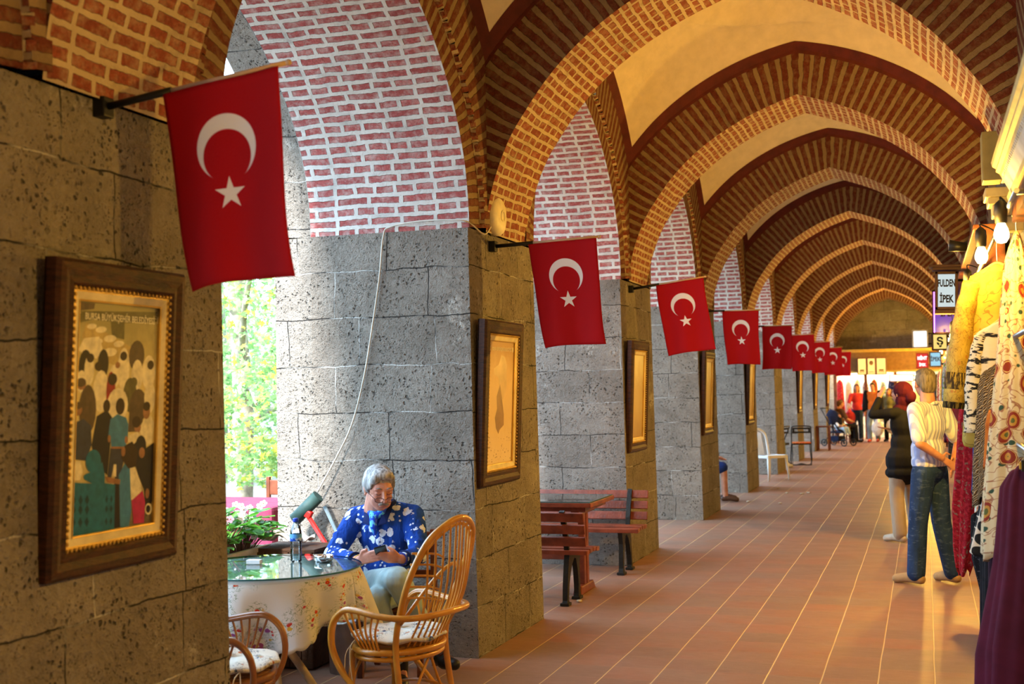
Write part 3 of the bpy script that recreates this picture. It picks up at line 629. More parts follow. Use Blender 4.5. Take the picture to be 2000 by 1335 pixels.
CUSH = m_sprig('flowered_cushion_cloth', (.70, .66, .56), [(.06, .08, .16), (.45, .14, .05), (.10, .14, .20), (.35, .25, .10)], 9, .25, (.07, .09, .12), cluster=38, dens=.95)
def m_glass(name, col, rough=.02, alpha=1.):
    k = NT(name, rough, .5); k.b.inputs['Transmission Weight'].default_value = 1; k.b.inputs['IOR'].default_value = 1.45; k.base(col)
    lp = k.n('ShaderNodeBsdfTransparent', {0: (*col, 1)}); mx = k.n('ShaderNodeMixShader', {0: .5, 1: k.b.outputs[0], 2: lp.outputs[0]}); k.t.links.new(mx.outputs[0], k.t.nodes['Material Output'].inputs['Surface']); return k.m
def m_sheet(name, col, ref=.35):
    k = NT(name, .03, .5); tr = k.n('ShaderNodeBsdfTransparent', {0: (*col, 1)}); gl = k.n('ShaderNodeBsdfGlossy', {0: (1, 1, 1, 1), 1: .03}); fr = k.n('ShaderNodeFresnel', {0: 1.6})
    mx = k.n('ShaderNodeMixShader', {0: k.math('MINIMUM', k.math('ADD', k.math('MULTIPLY', fr.outputs[0], 1.0), .03), 1), 1: tr.outputs[0], 2: gl.outputs[0]}); k.t.links.new(mx.outputs[0], k.t.nodes['Material Output'].inputs['Surface']); return k.m
SHEET = m_sheet('table_glass', (.72, .90, .90)); GEDGE = plain('green_glass_edge', (.03, .12, .12), .15)
TX, TY, TR = -3.30, 5.82, .47
t = thing('round_table', 'round table with crossed pale wooden legs under a flowered cloth', 'table', (TX, TY, 0))
PALEW = plain('pale_peeled_wood', (.60, .47, .33), .7, bump=.006, bscale=30)
mb = MB(); mb.lathe([(1e-5, .70), (.43, .70), (.44, .71), (.44, .735), (1e-5, .735)], n=40); mb.build('tabletop', [PALEW], t)
for a in (.3, 2.2, 4.0, 5.4):
    mb = MB(); c, s_ = math.cos(a), math.sin(a); mb.tube(smooth_path([(.30*c, .30*s_, 0), (.10*c, .10*s_, .30), (-.02*c, -.02*s_, .40), (-.26*c, -.26*s_, .70)], 5), .021, 10); mb.build('leg', [PALEW], t)
def cloth_fn(u, v):
    a = u*2*PI
    if v < .35: r = v/.35*(TR-.012); return (r*math.cos(a), r*math.sin(a), .742)
    q = (v-.35)/.65; drop = .275+.06*math.cos(4*(a-.55))+.012*abs(math.sin(a*26)); f = math.sin(a*13+math.sin(a*3)*1.4)
    r = TR-.012+.012*math.sin(min(1, q*6)*PI/2)+q*(.05+.045*f+.03*math.cos(4*(a-.55))); return (r*math.cos(a), r*math.sin(a), .742-.006*min(1, q*9)-drop*q)
mb = MB(); mb.grid(cloth_fn, 320, 26, 0, True, lambda u, v: ((v*.9*math.cos(u*2*PI), v*.9*math.sin(u*2*PI)) if v < .35 else (u*2.95, v*.62)))
o = mb.build('tablecloth', [CLOTH], None, (TX, TY, 0)); tag(o, 'white tablecloth with small red and yellow flowers and a scalloped hem', 'tablecloth'); md = o.modifiers.new('t', 'SOLIDIFY'); md.thickness = .002
t = thing('glass_tabletop', 'round greenish glass sheet lying on the flowered tablecloth', 'glass sheet', (TX, TY, .744))
mb = MB(); mb.lathe([(TR+.005, .0085), (1e-5, .0085)], n=72, ends=False); mb.build('glass', [SHEET], t)
mb = MB(); mb.lathe([(TR+.005, .0085), (TR+.009, .006), (TR+.009, .002), (TR+.005, 0)], n=72, ends=False); mb.build('glass_edge', [GEDGE], t)
ZT = .7535
# bottle
t = thing('water_bottle', 'clear plastic water bottle with blue cap and blue label on the glass table', 'bottle', (-3.235, 5.98, ZT))
PET = m_sheet('clear_plastic', (.86, .93, .96)); prof = [(1e-5, .004), (.024, .0), (.030, .006)]
for i in range(8): prof += [(.031, .012+i*.012), (.0285, .018+i*.012)]
prof += [(.031, .112), (.031, .150), (.030, .165), (.022, .19), (.013, .205), (.013, .214)]
mb = MB(); mb.lathe(prof, n=24, ends=False); mb.build('bottle_body', [PET], t)
mb = MB(); mb.lathe([(.0318, .112), (.0322, .114), (.0322, .148), (.0318, .150)], n=24, ends=False)
k = NT('blue_bottle_label', .4); z = k.n('ShaderNodeSeparateXYZ', {0: k.ob()}).outputs[2]; k.base(k.mix(k.step(k.math('ADD', z, k.math('MULTIPLY', k.noise(k.ob(), 60, 2), .02)), .138, .141), k.mix(k.step(k.noise(k.ob(), 45, 2), .58, .6), (.01, .07, .42), (.45, .6, .85)), (.10, .35, .75))); mb.build('label', [k.m], t)
mb = MB(); mb.lathe([(.0155, .214), (.0160, .216), (.0160, .230), (.0145, .233), (1e-5, .233)], n=20); mb.build('cap', [plain('blue_cap', (.01, .05, .55), .35)], t)
# ashtray, box, scraps
t = thing('ashtray', 'round clear glass ashtray with cigarette ends at the table edge', 'ashtray', (-3.10, 6.04, ZT))
mb = MB(); mb.lathe([(1e-5, .006), (.038, .006), (.044, .03), (.050, .032), (.052, .028), (.047, .004), (.043, 0), (1e-5, 0)], n=28); mb.build('dish', [m_sheet('thick_glass', (.80, .86, .86))], t)
for i, (x, y, a) in enumerate([(.0, .01, .4), (.01, -.012, 2), (-.015, 0, 1.1), (.03, .02, 2.6)]):
    mb = MB(); mb.tube([(x-.013*math.cos(a), y-.013*math.sin(a), .012), (x+.013*math.cos(a), y+.013*math.sin(a), .024+.004*i)], .0035, 7); mb.build('cigarette_end', [plain('cigarette_paper', (.75, .62, .5), .8)], t)
mb = MB(); mb.blob((0, 0, .010), (.036, .036, .008), n=14); mb.build('ash', [plain('grey_ash', (.45, .38, .36), .95, bump=.01)], t)
mb = MB(); mb.box((0, 0, .012), (.075, .045, .022), None, 0, .002); tag(mb.build('small_box', [plain('white_card', (.82, .82, .80), .6)], None, (-3.42, 5.86, ZT), (0, 0, .2)), 'small white card box lying on the left of the glass table', 'box')
mb = MB(); mb.blob((0, 0, .008), (.018, .012, .008), n=8); mb.blob((.012, .006, .006), (.010, .010, .006), n=8); tag(mb.build('crumpled_tissue', [plain('white_tissue', (.85, .85, .85), .9, bump=.01)], None, (-3.585, 5.78, ZT)), 'tiny crumpled tissue near the left edge of the glass table', 'tissue')

# ------------------------------------------------------------------ rattan armchairs
def m_rattan(name, a, b):
    k = NT(name, .28, .5); o = k.ob(); n = k.noise(o, 7, 4, .6); n2 = k.noise(o, 70, 3, .6)
    k.base(k.mix(k.step(n, .3, .7), a, b)); k.bump(n2, .0015); k.b.inputs['Coat Weight'].default_value = .3; k.b.inputs['Coat Roughness'].default_value = .2; return k.m
RAT = m_rattan('golden_rattan', (.44, .17, .012), (.68, .31, .03)); RAT2 = m_rattan('brown_rattan', (.20, .065, .012), (.36, .14, .03))
def cushion_mb(rx, ry, h):
    mb = MB()
    def fn(u, v):
        a = u*2*PI; th = (v-.5)*PI; c = abs(math.cos(th))**.55; z = math.sin(th); q = .75+.25*abs(math.cos(a*2))**.0
        wr = 1+.02*math.sin(a*9); return (rx*c*wr*math.cos(a), ry*c*wr*math.sin(a), h*(z*.5+.5)*(1-.18*math.exp(-((c*math.cos(a))**2+(c*math.sin(a))**2)*8))+.006*math.sin(a*7+c*5))
    return mb.grid(fn, 48, 24, 0, True, lambda u, v: (rx*abs(math.cos((v-.5)*PI))**.55*math.cos(u*2*PI), ry*abs(math.cos((v-.5)*PI))**.55*math.sin(u*2*PI)+(.5 if v < .4 else 0)))
def rattan_chair(label, cushion_label, loc, rz, mat):
    t = thing('rattan_armchair', label, 'chair', loc, rz, 'rattan armchairs at the round table')
    def B(name, parts):
        mb = MB()
        for p, r in parts: mb.tube(smooth_path(p, 7), r, 9)
        return mb.build(name, [mat], t)
    ring = [(.25*math.cos(a*PI/8), .235*math.sin(a*PI/8), .415) for a in range(16)]
    mb = MB()
    for dz, s_, r in ((0, 1, .017), (-.035, .97, .013)): mb.tube(smooth_path([(x*s_, y*s_, z+dz) for x, y, z in ring], 3, True), r, 9, closed=True)
    for i in range(-4, 5): mb.tube([(i*.05, -.22*math.sqrt(1-(i/5.2)**2), .418), (i*.05, .22*math.sqrt(1-(i/5.2)**2), .418)], .007, 6)
    mb.build('seat_frame', [mat], t)
    # hoop of the back, its feet running down to the rear legs
    hoop = [(-.22, -.22, 0), (-.215, -.17, .25), (-.215, -.15, .45), (-.235, -.20, .62), (-.25, -.28, .80), (-.20, -.36, .97), (-.10, -.41, 1.05), (0, -.425, 1.075), (.10, -.41, 1.05), (.20, -.36, .97), (.25, -.28, .80), (.235, -.20, .62), (.215, -.15, .45), (.215, -.17, .25), (.22, -.22, 0)]
    H = smooth_path(hoop, 7); B('back_hoop', [(hoop, .0175), ([(x*.9, y+.012, z-.028 if z > .9 else z) for x, y, z in hoop[2:-2]], .010)])
    def on_hoop(x, up=.5):
        best = None
        for p in H:
            if p.z > up and abs(p.x-x) < .02 and (best is None or p.z > best.z): best = p
        return best
    sp = []
    for i in range(-5, 6):
        a = i/5*.8; b0 = Vector((math.sin(a)*.19, -math.cos(a)*.225, .42)); p = on_hoop(i*.042, .8) or Vector((i*.042, -.4, 1.03)); mid = (b0+p)/2+Vector((0, -.055, -.03)); sp.append(([tuple(b0), tuple(mid), tuple(p)], .006))
    B('back_rods', sp)
    B('inner_arch', [([(-.225, -.19, .56), (-.15, -.275, .70), (-.07, -.335, .80), (.02, -.355, .84), (.10, -.33, .81), (.17, -.275, .72), (.225, -.19, .56)], .010)])
    B('cross_rods', [([(-.245, -.25-.02*i*.5, .70+.055*i), (-.15, -.31-.015*i, .69+.055*i), (-.06-.01*i, -.33-.015*i, .665+.055*i)], .0055) for i in range(5)])
    arm = [(-.22, .02, 0+.005), (-.26, .12, .13), (-.295, .24, .30), (-.31, .29, .44), (-.305, .27, .56), (-.30, .19, .625), (-.305, .05, .63), (-.30, -.10, .61), (-.26, -.24, .60), (-.16, -.34, .605), (0, -.375, .61)]
    arm[0] = (-.235, -.24, .01); arm[1] = (-.26, -.02, .16); arm[2] = (-.285, .15, .30); arm[3] = (-.30, .22, .43); arm[4] = (-.305, .21, .55); arm[5] = (-.305, .14, .62)
    full = arm+[(-x, y, z) for x, y, z in arm[:-1]][::-1]
    B('arm_rail', [(full, .0165), ([(x*.955, y*.97, z-.004) for x, y, z in full[2:-2]], .008)])
    for s_ in (-1, 1):
        sp = []
        for i in range(6):
            sp.append(([(s_*.302, .13-.05*i, .62), (s_*.285, .09-.032*i, .52), (s_*.243, .05-.022*i, .42)], .0062))
        B('arm_rods', sp)
    for s_ in (-1, 1): B('front_leg', [([(s_*.19, .205, 0), (s_*.185, .195, .2), (s_*.18, .175, .41)], .0165), ([(s_*.185, .2, .12), (s_*.15, .19, .28), (s_*.06, .2, .36)], .009)])
    B('brace', [([(-.20, .195, .16), (-.18, 0, .19), (-.215, -.19, .16)], .008), ([(.20, .195, .16), (.18, 0, .19), (.215, -.19, .16)], .008), ([(0, -.21, .38), (-.1, -.19, .22), (-.215, -.2, .05)], .008), ([(0, -.21, .38), (.1, -.19, .22), (.215, -.2, .05)], .008)])
    c = cushion_mb(.245, .235, .055).build('cushion', [CUSH], None, loc, (0, 0, rz)); c.location = Vector(loc)+Vector((0, 0, .428)); tag(c, cushion_label, 'cushion')
    TIE = plain('cream_ribbon', (.72, .62, .45), .8)
    for s_ in (-1, 1): mb = MB(); mb.tube(smooth_path([(s_*.20, .11, .025), (s_*.268, .10, .0), (s_*.275, .10, -.08), (s_*.27, .09, -.17)], 4), .003, 5); mb.tube(smooth_path([(s_*.20, .11, .025), (s_*.262, .13, -.03), (s_*.272, .135, -.10), (s_*.266, .14, -.14)], 4), .003, 5); mb.build('tie', [TIE], c)
    t.scale = (1, .87, .965); return t
rattan_chair('golden rattan armchair with tall oval back, seen from behind, in front of the seated man', 'flowered cushion on the golden rattan chair', (-2.53, 5.74, 0), math.radians(78), RAT)
rattan_chair('brown rattan armchair half hidden behind the nearest pier, facing right', 'white cushion with dark flowers and loose ties on the brown chair', (-3.02, 4.93, 0), math.radians(-74), RAT2)

# ------------------------------------------------------------------ people
def m_skin(name='skin', a=(.50, .22, .13), b=(.62, .31, .20)):
    k = NT(name, .5, .4); o = k.ob(); k.base(k.mix(k.step(k.noise(o, 14, 4), .35, .68), a, b)); k.b.inputs['Subsurface Weight'].default_value = .08; k.b.inputs['Subsurface Radius'].default_value = (.02, .008, .004); k.bump(k.noise(o, 160, 3), .0012); return k.m
SKIN = m_skin(); SKIN2 = m_skin('weathered_skin', (.50, .19, .12), (.66, .31, .22))
def m_cloth(name, a, b=None, fold=.012, fs=9, rough=.85, wv=None):
    if name in _pl: return _pl[name]
    k = NT(name, rough, .15); o = k.ob(); b = b or tuple(min(1, c*1.25) for c in a); n = k.noise(k.scale(o, (1, 1, .45)), fs, 3, .5)
    c = k.mix(k.step(n, .3, .7), a, b)
    if wv: c = wv(k, o, c)
    k.base(c); k.bump(k.math('ADD', n, k.math('MULTIPLY', k.noise(o, 250, 2), .05)), fold); _pl[name] = k.m; return k.m
def V3(*a): return Vector(a)
def hand(mb, wrist, palm, fingers_dir, side, curl=.5, s=1.):
    """palm from wrist to palm centre; fingers continue along fingers_dir; side = thumb side vector"""
    w, p = Vector(wrist), Vector(palm); d = (p-w).normalized(); sd = Vector(side).normalized(); fd = Vector(fingers_dir).normalized(); nrm = d.cross(sd)
    kn = p+d*.038*s
    for q in (-.027, -.009, .009, .027): mb.cap(w+sd*q*.5, kn+sd*q*s, .012*s, .010*s)
    for q, L in ((.028, .064), (.0095, .070), (-.0095, .066), (-.028, .050)):
        a = kn+sd*q*s; m1 = a+(d*(1-curl)+fd*curl).normalized()*L*.48*s; m2 = m1+fd*L*.34*s; m3 = m2+(fd*.8-nrm*curl*.3).normalized()*L*.25*s
        mb.caps([a, m1, m2, m3], [.0102*s, .0092*s, .0085*s, .0072*s], 8)
    a = w+d*.018*s+sd*.022*s; b = a+(d*.6+sd*.75).normalized()*.042*s; c = b+(fd*.9+sd*.15).normalized()*.034*s; mb.caps([w, a, b, c], [.014*s, .013*s, .0110*s, .0088*s], 8)
def head_mb(mb, Mx, s=1., face=True, eyes=True):
    """head in its own frame: +y is the face, z up; centre between the ears"""
    st = len(mb.v)
    mb.blob((0, -.012, .035), (.076, .096, .088)); mb.blob((0, .028, -.028), (.062, .068, .078)); mb.blob((0, .055, -.078), (.036, .030, .026)); mb.blob((0, .045, .02), (.064, .052, .06))
    mb.cap((0, -.03, -.05), (0, -.045, -.14), .056, .060)
    if face:
        mb.cap((0, .094, .022), (0, .118, -.020), .009, .0145); mb.blob((-.012, .108, -.026), (.010, .010, .008), n=8); mb.blob((.012, .108, -.026), (.010, .010, .008), n=8)
        for q in (-1, 1):
            mb.blob((q*.037, .066, -.02), (.024, .024, .022)); mb.blob((q*.030, .084, .036), (.026, .014, .009)); mb.blob((q*.031, .080, .012), (.0165, .0145, .0125), n=10)
            mb.blob((q*.077, -.004, -.002), (.009, .018, .030), (0, q*.25, 0), 10); mb.blob((q*.080, -.008, .016), (.009, .016, .014), None, 8); mb.blob((q*.076, .002, -.026), (.008, .010, .010), None, 8)
        mb.blob((0, .098, -.052), (.026, .012, .0065), n=10); mb.blob((0, .096, -.062), (.022, .013, .0065), n=10)
    for i in range(st, len(mb.v)): mb.v[i] = tuple(Mx @ (Vector(mb.v[i])*s))
def frame_at(c, yaw=0, pitch=0, roll=0): return Matrix.Translation(Vector(c)) @ Euler((pitch, roll, yaw), 'XYZ').to_matrix().to_4x4()

# --- the seated man, world coordinates measured in the place, built about his root
ROOT = V3(-2.98, 6.80, 0); DXM = V3(-.07, 0, 0)
man = thing('seated_person', 'grey-haired seated person in blue flowered shirt, bent over a phone with legs crossed', 'person', tuple(ROOT))
def L_(x, y, z): return V3(x, y, z)-ROOT+DXM
shR, shL = L_(-3.20, 6.80, .905), L_(-2.855, 6.86, .915); elR, elL = L_(-3.27, 6.62, .70), L_(-2.735, 6.66, .715); wrR, wrL = L_(-3.00, 6.41, .705), L_(-2.755, 6.45, .715)
pel = L_(-3.03, 6.83, .50); wst = L_(-3.02, 6.85, .64); chs = L_(-3.02, 6.83, .80); nck = L_(-3.03, 6.80, .965)
hpR, hpL = L_(-3.10, 6.76, .50), L_(-2.94, 6.76, .49); knR, knL = L_(-2.735, 6.34, .62), L_(-2.86, 6.32, .50); anR, anL = L_(-2.60, 6.50, .24), L_(-2.77, 6.44, .12)
HC = L_(-3.005, 6.70, 1.085); YAW = math.radians(180+42); PITCH = math.radians(-20)
HM = frame_at(HC, YAW, PITCH)
b = MB(); head_mb(b, HM, 1.06)
b.caps([nck, HC+V3(0, .03, -.06)], [.062, .058]); b.cap(nck, chs, .07, .12); b.blob(chs, (.155, .10, .15)); b.blob(wst, (.15, .11, .13)); b.blob(pel, (.16, .12, .12)); b.cap(shR, shL, .055)
b.caps([shR, elR, wrR], [.052, .040, .027]); b.caps([shL, elL, wrL], [.052, .040, .027]); b.caps([hpR, knR, anR], [.085, .052, .036]); b.caps([hpL, knL, anL], [.085, .052, .036]); b.cap(anL, anL+V3(.03, -.03, -.07), .035, .03); b.cap(anR, anR+V3(.05, -.06, -.05), .035, .03)
PHN = L_(-2.845, 6.355, .755)
hand(b, wrR, wrR+(PHN-wrR).normalized()*.065, (PHN-wrR)+V3(0, 0, -.02), V3(0, -.3, .9), .4); hand(b, wrL, wrL+(PHN-wrL).normalized()*.05+V3(0, 0, -.005), V3(-.7, -.2, .35), V3(0, -.4, .9), .7)
melt(b, 'body', SKIN2, man, .0055, 3)
# hair: cap of grey hair falling over the ears
def m_hair(name, a, b_):
    k = NT(name, .5, .35); o = k.ob(); n = k.noise(k.scale(o, (60, 60, 9)), 1.0, 5, .6); k.base(k.mix(k.step(n, .38, .64), a, b_)); k.bump(n, .004); return k.m
h = MB(); st = 0
for p, r in (((0, -.022, .052), (.085, .100, .084)), ((0, -.07, 0), (.075, .052, .075)), ((.066, -.018, .030), (.024, .055, .055)), ((-.066, -.018, .030), (.024, .055, .055)), ((0, .042, .106), (.062, .046, .030)), ((.047, .056, .088), (.026, .028, .030)), ((-.044, .056, .090), (.024, .024, .022)), ((.064, .036, .05), (.016, .030, .034)), ((-.066, .028, .046), (.014, .030, .038)), ((.078, -.02, .0), (.010, .026, .034)), ((-.080, -.028, -.01), (.010, .026, .05)), ((0, -.082, -.055), (.052, .026, .035))): h.blob(p, r)
for i in range(len(h.v)): h.v[i] = tuple(HM @ (Vector(h.v[i])*1.06))
melt(h, 'hair', m_hair('grey_hair', (.13, .12, .115), (.50, .47, .44)), man, .0055, 3)
def in_head(pts, s=1.06): return [tuple(HM @ (Vector(p)*s)) for p in pts]
for q in (-1, 1):
    e = MB(); e.tube(in_head([(q*.016, .095, .014), (q*.024, .0975, .009), (q*.034, .0965, .008), (q*.044, .088, .013)]), .0017, 6); e.build('eyelid_crease', [plain('lash_brown', (.12, .05, .035), .7)], man)
    e = MB(); e.tube(in_head([(q*.014, .098, .042), (q*.030, .100, .049), (q*.046, .088, .044)]), [.003, .0045, .002], 6); e.build('eyebrow', [plain('grey_eyebrow', (.34, .28, .24), .9, bump=.01, bscale=200)], man)
e = MB(); e.blob((.014, .112, -.040), (.020, .009, .0085), (0, .25, -.15), 10); e.blob((-.014, .112, -.040), (.020, .009, .0085), (0, -.25, .15), 10)
for i in range(len(e.v)): e.v[i] = tuple(HM @ (Vector(e.v[i])*1.06))
melt(e, 'moustache', plain('grey_moustache', (.36, .31, .27), .95, bump=.012, bscale=160), man, .003, 2)
e = MB(); e.tube(in_head([(-.022, .109, -.0575), (0, .113, -.0565), (.022, .109, -.0575)]), .0013, 5); e.build('mouth_line', [plain('mouth_line', (.22, .05, .04), .6)], man)
# glasses slid down the nose
g = MB()
for q in (-1, 1):
    c = V3(q*.031, .122, -.012); g.tube(in_head([(c.x+.024*math.cos(a*PI/8), c.y-.008*abs(math.cos(a*PI/8))*(1 if math.cos(a*PI/8)*q > 0 else 0), c.z+.015*math.sin(a*PI/8)) for a in range(16)]), .0017, 6, closed=True)
    g.tube(in_head([(q*.055, .112, -.008), (q*.074, .06, .004), (q*.080, .004, .010)]), .0016, 6)
g.tube(in_head([(-.008, .124, -.010), (0, .127, -.007), (.008, .124, -.010)]), .0017, 6); gl = g.build('glasses', [plain('dark_glasses_frame', (.025, .006, .010), .3)], man)
for q in (-1, 1):
    g = MB(); g.poly(in_head([(q*.031+.023*math.cos(a*PI/8), .121, -.012+.014*math.sin(a*PI/8)) for a in range(16)])); g.build('lens', [m_sheet('lens_glass', (.9, .92, .93))] if q < 0 else [bpy.data.materials['lens_glass']], gl)
# shirt
def shirt_w(k, o, c):
    v = k.n('ShaderNodeTexVoronoi', {'Vector': k.warp(o, 22, .04), 'Scale': 17, 'Randomness': .85}); sp = k.n('ShaderNodeSeparateColor', {0: v.outputs['Color']})
    nn = k.noise(o, 60, 3, .6); d = k.math('ADD', v.outputs['Distance'], k.math('MULTIPLY', k.math('SUBTRACT', nn, .5), .5))
    m = k.math('MULTIPLY', k.step(d, .44, .40), k.math('GREATER_THAN', sp.outputs[0], .38)); ln = k.math('SUBTRACT', 1, k.math('MULTIPLY', k.step(k.math('ABSOLUTE', k.math('SUBTRACT', nn, .5)), .03, .015), .35))
    v2 = k.n('ShaderNodeTexVoronoi', {'Vector': o, 'Scale': 34}); m2 = k.math('MULTIPLY', k.step(v2.outputs['Distance'], .26, .22), k.math('GREATER_THAN', k.n('ShaderNodeSeparateColor', {0: v2.outputs['Color']}).outputs[1], .72))
    fl = k.mix(ln, (.25, .34, .55), (.72, .78, .88)); return k.mix(k.math('MAXIMUM', m, m2), c, fl)
SHIRT = m_cloth('blue_flowered_shirt', (.006, .035, .22), (.012, .065, .36), .05, 13, wv=shirt_w)
b = MB(); b.blob(chs+V3(0, 0, .01), (.182, .125, .165)); b.blob(wst, (.178, .135, .14)); b.blob(wst+V3(.02, -.03, -.04), (.165, .125, .12)); b.blob(pel+V3(0, 0, .03), (.182, .14, .10)); b.caps([shR, chs+V3(0, 0, .12), shL], [.068, .095, .068])
b.caps([shR, elR, wrR+(elR-wrR)*.20], [.070, .058, .044]); b.caps([shL, elL, wrL+(elL-wrL)*.20], [.070, .058, .044]); b.cap(nck+V3(0, 0, -.06), nck+V3(0, -.005, -.02), .088, .074)
for i, (p0, p1) in enumerate(((shR, elR), (shL, elL))):
    for q in range(3): c = p0.lerp(p1, .3+.25*q); b.blob(c+V3(.01*(-1)**q, -.01, 0), (.064, .064, .014), ((p1-p0).to_track_quat('Z', 'Y').to_euler()), 10)
o = melt(b, 'shirt', SHIRT, man, .008, 4)
DKB = m_cloth('navy_collar_cloth', (.006, .012, .06), None, .006)
e = MB()
for q in (-1, 1):
    P = [nck+V3(q*.070, -.03, .035), nck+V3(q*.045, -.085, -.015), nck+V3(q*.030, -.125, -.085), nck+V3(q*.075, -.110, -.075), nck+V3(q*.088, -.05, .01)]
    for dz in (0, -.006): e.poly([p+V3(0, 0, dz) for p in P], None, 0, False)
e.tube(smooth_path([nck+V3(.076*math.cos(a), .062*math.sin(a)+.0, .03+.012*math.sin(a)) for a in [PI*(-.15+1.3*i/8) for i in range(9)]], 3), .013, 8); e.build('collar', [DKB], o)
e = MB(); e.caps([nck+V3(-.058, -.02, .03), nck+V3(-.05, -.065, -.01), nck+V3(-.01, -.095, -.04), nck+V3(.035, -.08, -.02), nck+V3(.055, -.02, .03)], [.020, .022, .026, .022, .018]); e.caps([nck+V3(-.012, -.10, -.045), nck+V3(0, -.125, -.10), nck+V3(.012, -.13, -.14)], [.024, .022, .010])
def scarf_w(k, o, c): return k.mix(k.step(k.noise(o, 40, 2), .48, .52), c, (.10, .42, .62))
melt(e, 'neck_scarf', m_cloth('blue_silk_scarf', (.01, .05, .45), None, .004, 20, .5, scarf_w), man, .005, 2)
for (w0, e0) in ((wrR, elR), (wrL, elL)):
    c = w0+(e0-w0)*.14; R = (e0-w0).to_track_quat('Z', 'Y').to_matrix(); e = MB(); e.tube([c+R@V3(.040*math.cos(a*PI/10), .040*math.sin(a*PI/10), 0) for a in range(20)], .008, 7, closed=True); e.build('cuff', [DKB], o)
c = wrR+(PHN-wrR).normalized()*.005; R = (elR-wrR).to_track_quat('Z', 'Y').to_matrix(); e = MB(); e.tube([c+R@V3(.034*math.cos(a*PI/10), .034*math.sin(a*PI/10), .004*math.sin(a)) for a in range(20)], .0028, 6, closed=True); e.build('bracelet', [GOLD], man)
c = wrL+V3(0, 0, .0); R = (elL-wrL).to_track_quat('Z', 'Y').to_matrix(); e = MB(); e.tube([c+R@V3(.033*math.cos(a*PI/10), .033*math.sin(a*PI/10), 0) for a in range(20)], .005, 6, closed=True); e.build('watch_strap', [plain('blue_strap', (.02, .03, .3), .5)], man)
for i in range(5):
    e = MB(); e.blob(chs+V3(.015, -.128+.003*i-.004*(i > 2), .03-.055*i), (.006, .004, .006), n=8); e.build('button', [plain('blue_button', (.02, .06, .3), .3)], o)
TRS = m_cloth('pale_blue_trousers', (.30, .42, .44), (.42, .54, .54), .016, 12)
b = MB(); b.blob(pel+V3(0, .0, -.02), (.175, .14, .105)); b.caps([hpR, knR, anR+(knR-anR)*.10], [.102, .074, .058]); b.caps([hpL, knL, anL+(knL-anL)*.14], [.102, .074, .056]); b.blob(knR, (.078, .078, .074)); b.blob(hpR.lerp(knR, .4)+V3(0, -.01, .02), (.095, .095, .06)); melt(b, 'trousers', TRS, man, .009, 4)
SHOE = plain('black_leather', (.010, .008, .008), .35, bump=.003)
b = MB(); f0 = anL+V3(0, 0, -.07); b.caps([anL+V3(0, 0, .05), anL+V3(0, 0, -.05)], [.050, .045]); b.caps([f0, f0+V3(.05, -.09, -.005), f0+V3(.08, -.17, -.012)], [.042, .040, .032]); b.box(tuple(f0+V3(.035, -.06, -.036)), (.07, .20, .02), (0, 0, .45)); melt(b, 'boot', SHOE, man, .006, 3)
b = MB(); f0 = anR+V3(.02, -.01, -.045); b.caps([anR+V3(0, 0, .02), f0], [.044, .046]); b.caps([f0, f0+V3(.09, -.08, -.03), f0+V3(.17, -.13, -.03)], [.044, .042, .032]); bo = melt(b, 'boot', SHOE, man, .006, 3)
e = MB()
for q in range(3): a = f0+V3(.06+.03*q, -.045-.025*q, .028-.012*q); e.tube([a+V3(-.022, -.03, -.01), a+V3(0, 0, .008), a+V3(.018, .028, -.012)], .003, 6)
e.build('lacing', [plain('dark_red_trim', (.10, .01, .01), .6)], bo)
t = thing('mobile_phone', 'black mobile phone in the hands of the seated person', 'phone', tuple(PHN+ROOT+V3(.008, .0, .012))); t.rotation_euler = (math.radians(-32), math.radians(-14), math.radians(25))
mb = MB(); mb.box((0, 0, 0), (.068, .135, .009), None, 0, .003); mb.build('phone_body', [plain('phone_black', (.008, .008, .01), .2)], t)
mb = MB(); mb.box((0, .001, .0048), (.060, .120, .001)); mb.build('screen', [plain('phone_screen', (.02, .02, .025), .08)], t)
mb = MB(); mb.box((0, .069, .0), (.066, .004, .010), None, 0, .001); mb.build('metal_edge', [plain('pale_metal', (.7, .7, .7), .3, .6)], t)
# the chair under him
t = thing('wooden_chair', 'brown wooden chair mostly hidden under the seated person', 'chair', (-3.02, 6.86, 0), .15); WD = plain('dark_red_wood', (.16, .045, .018), .4, var=.25)
mb = MB(); mb.box((0, -.05, .375), (.42, .42, .03), None, 0, .01); mb.build('seat', [WD], t)
for sx, sy in ((-1, -1), (1, -1), (-1, 1), (1, 1)):
    mb = MB(); mb.box((sx*.18, -.05+sy*.18, .185 if sy < 0 else .41), (.036, .036, .37 if sy < 0 else .82), None, 0, .005); mb.build('leg', [WD], t)
mb = MB(); mb.box((0, .13, .74), (.40, .022, .13), None, 0, .01); mb.box((0, .13, .55), (.38, .02, .05), None, 0, .008); mb.build('backrest', [WD], t)

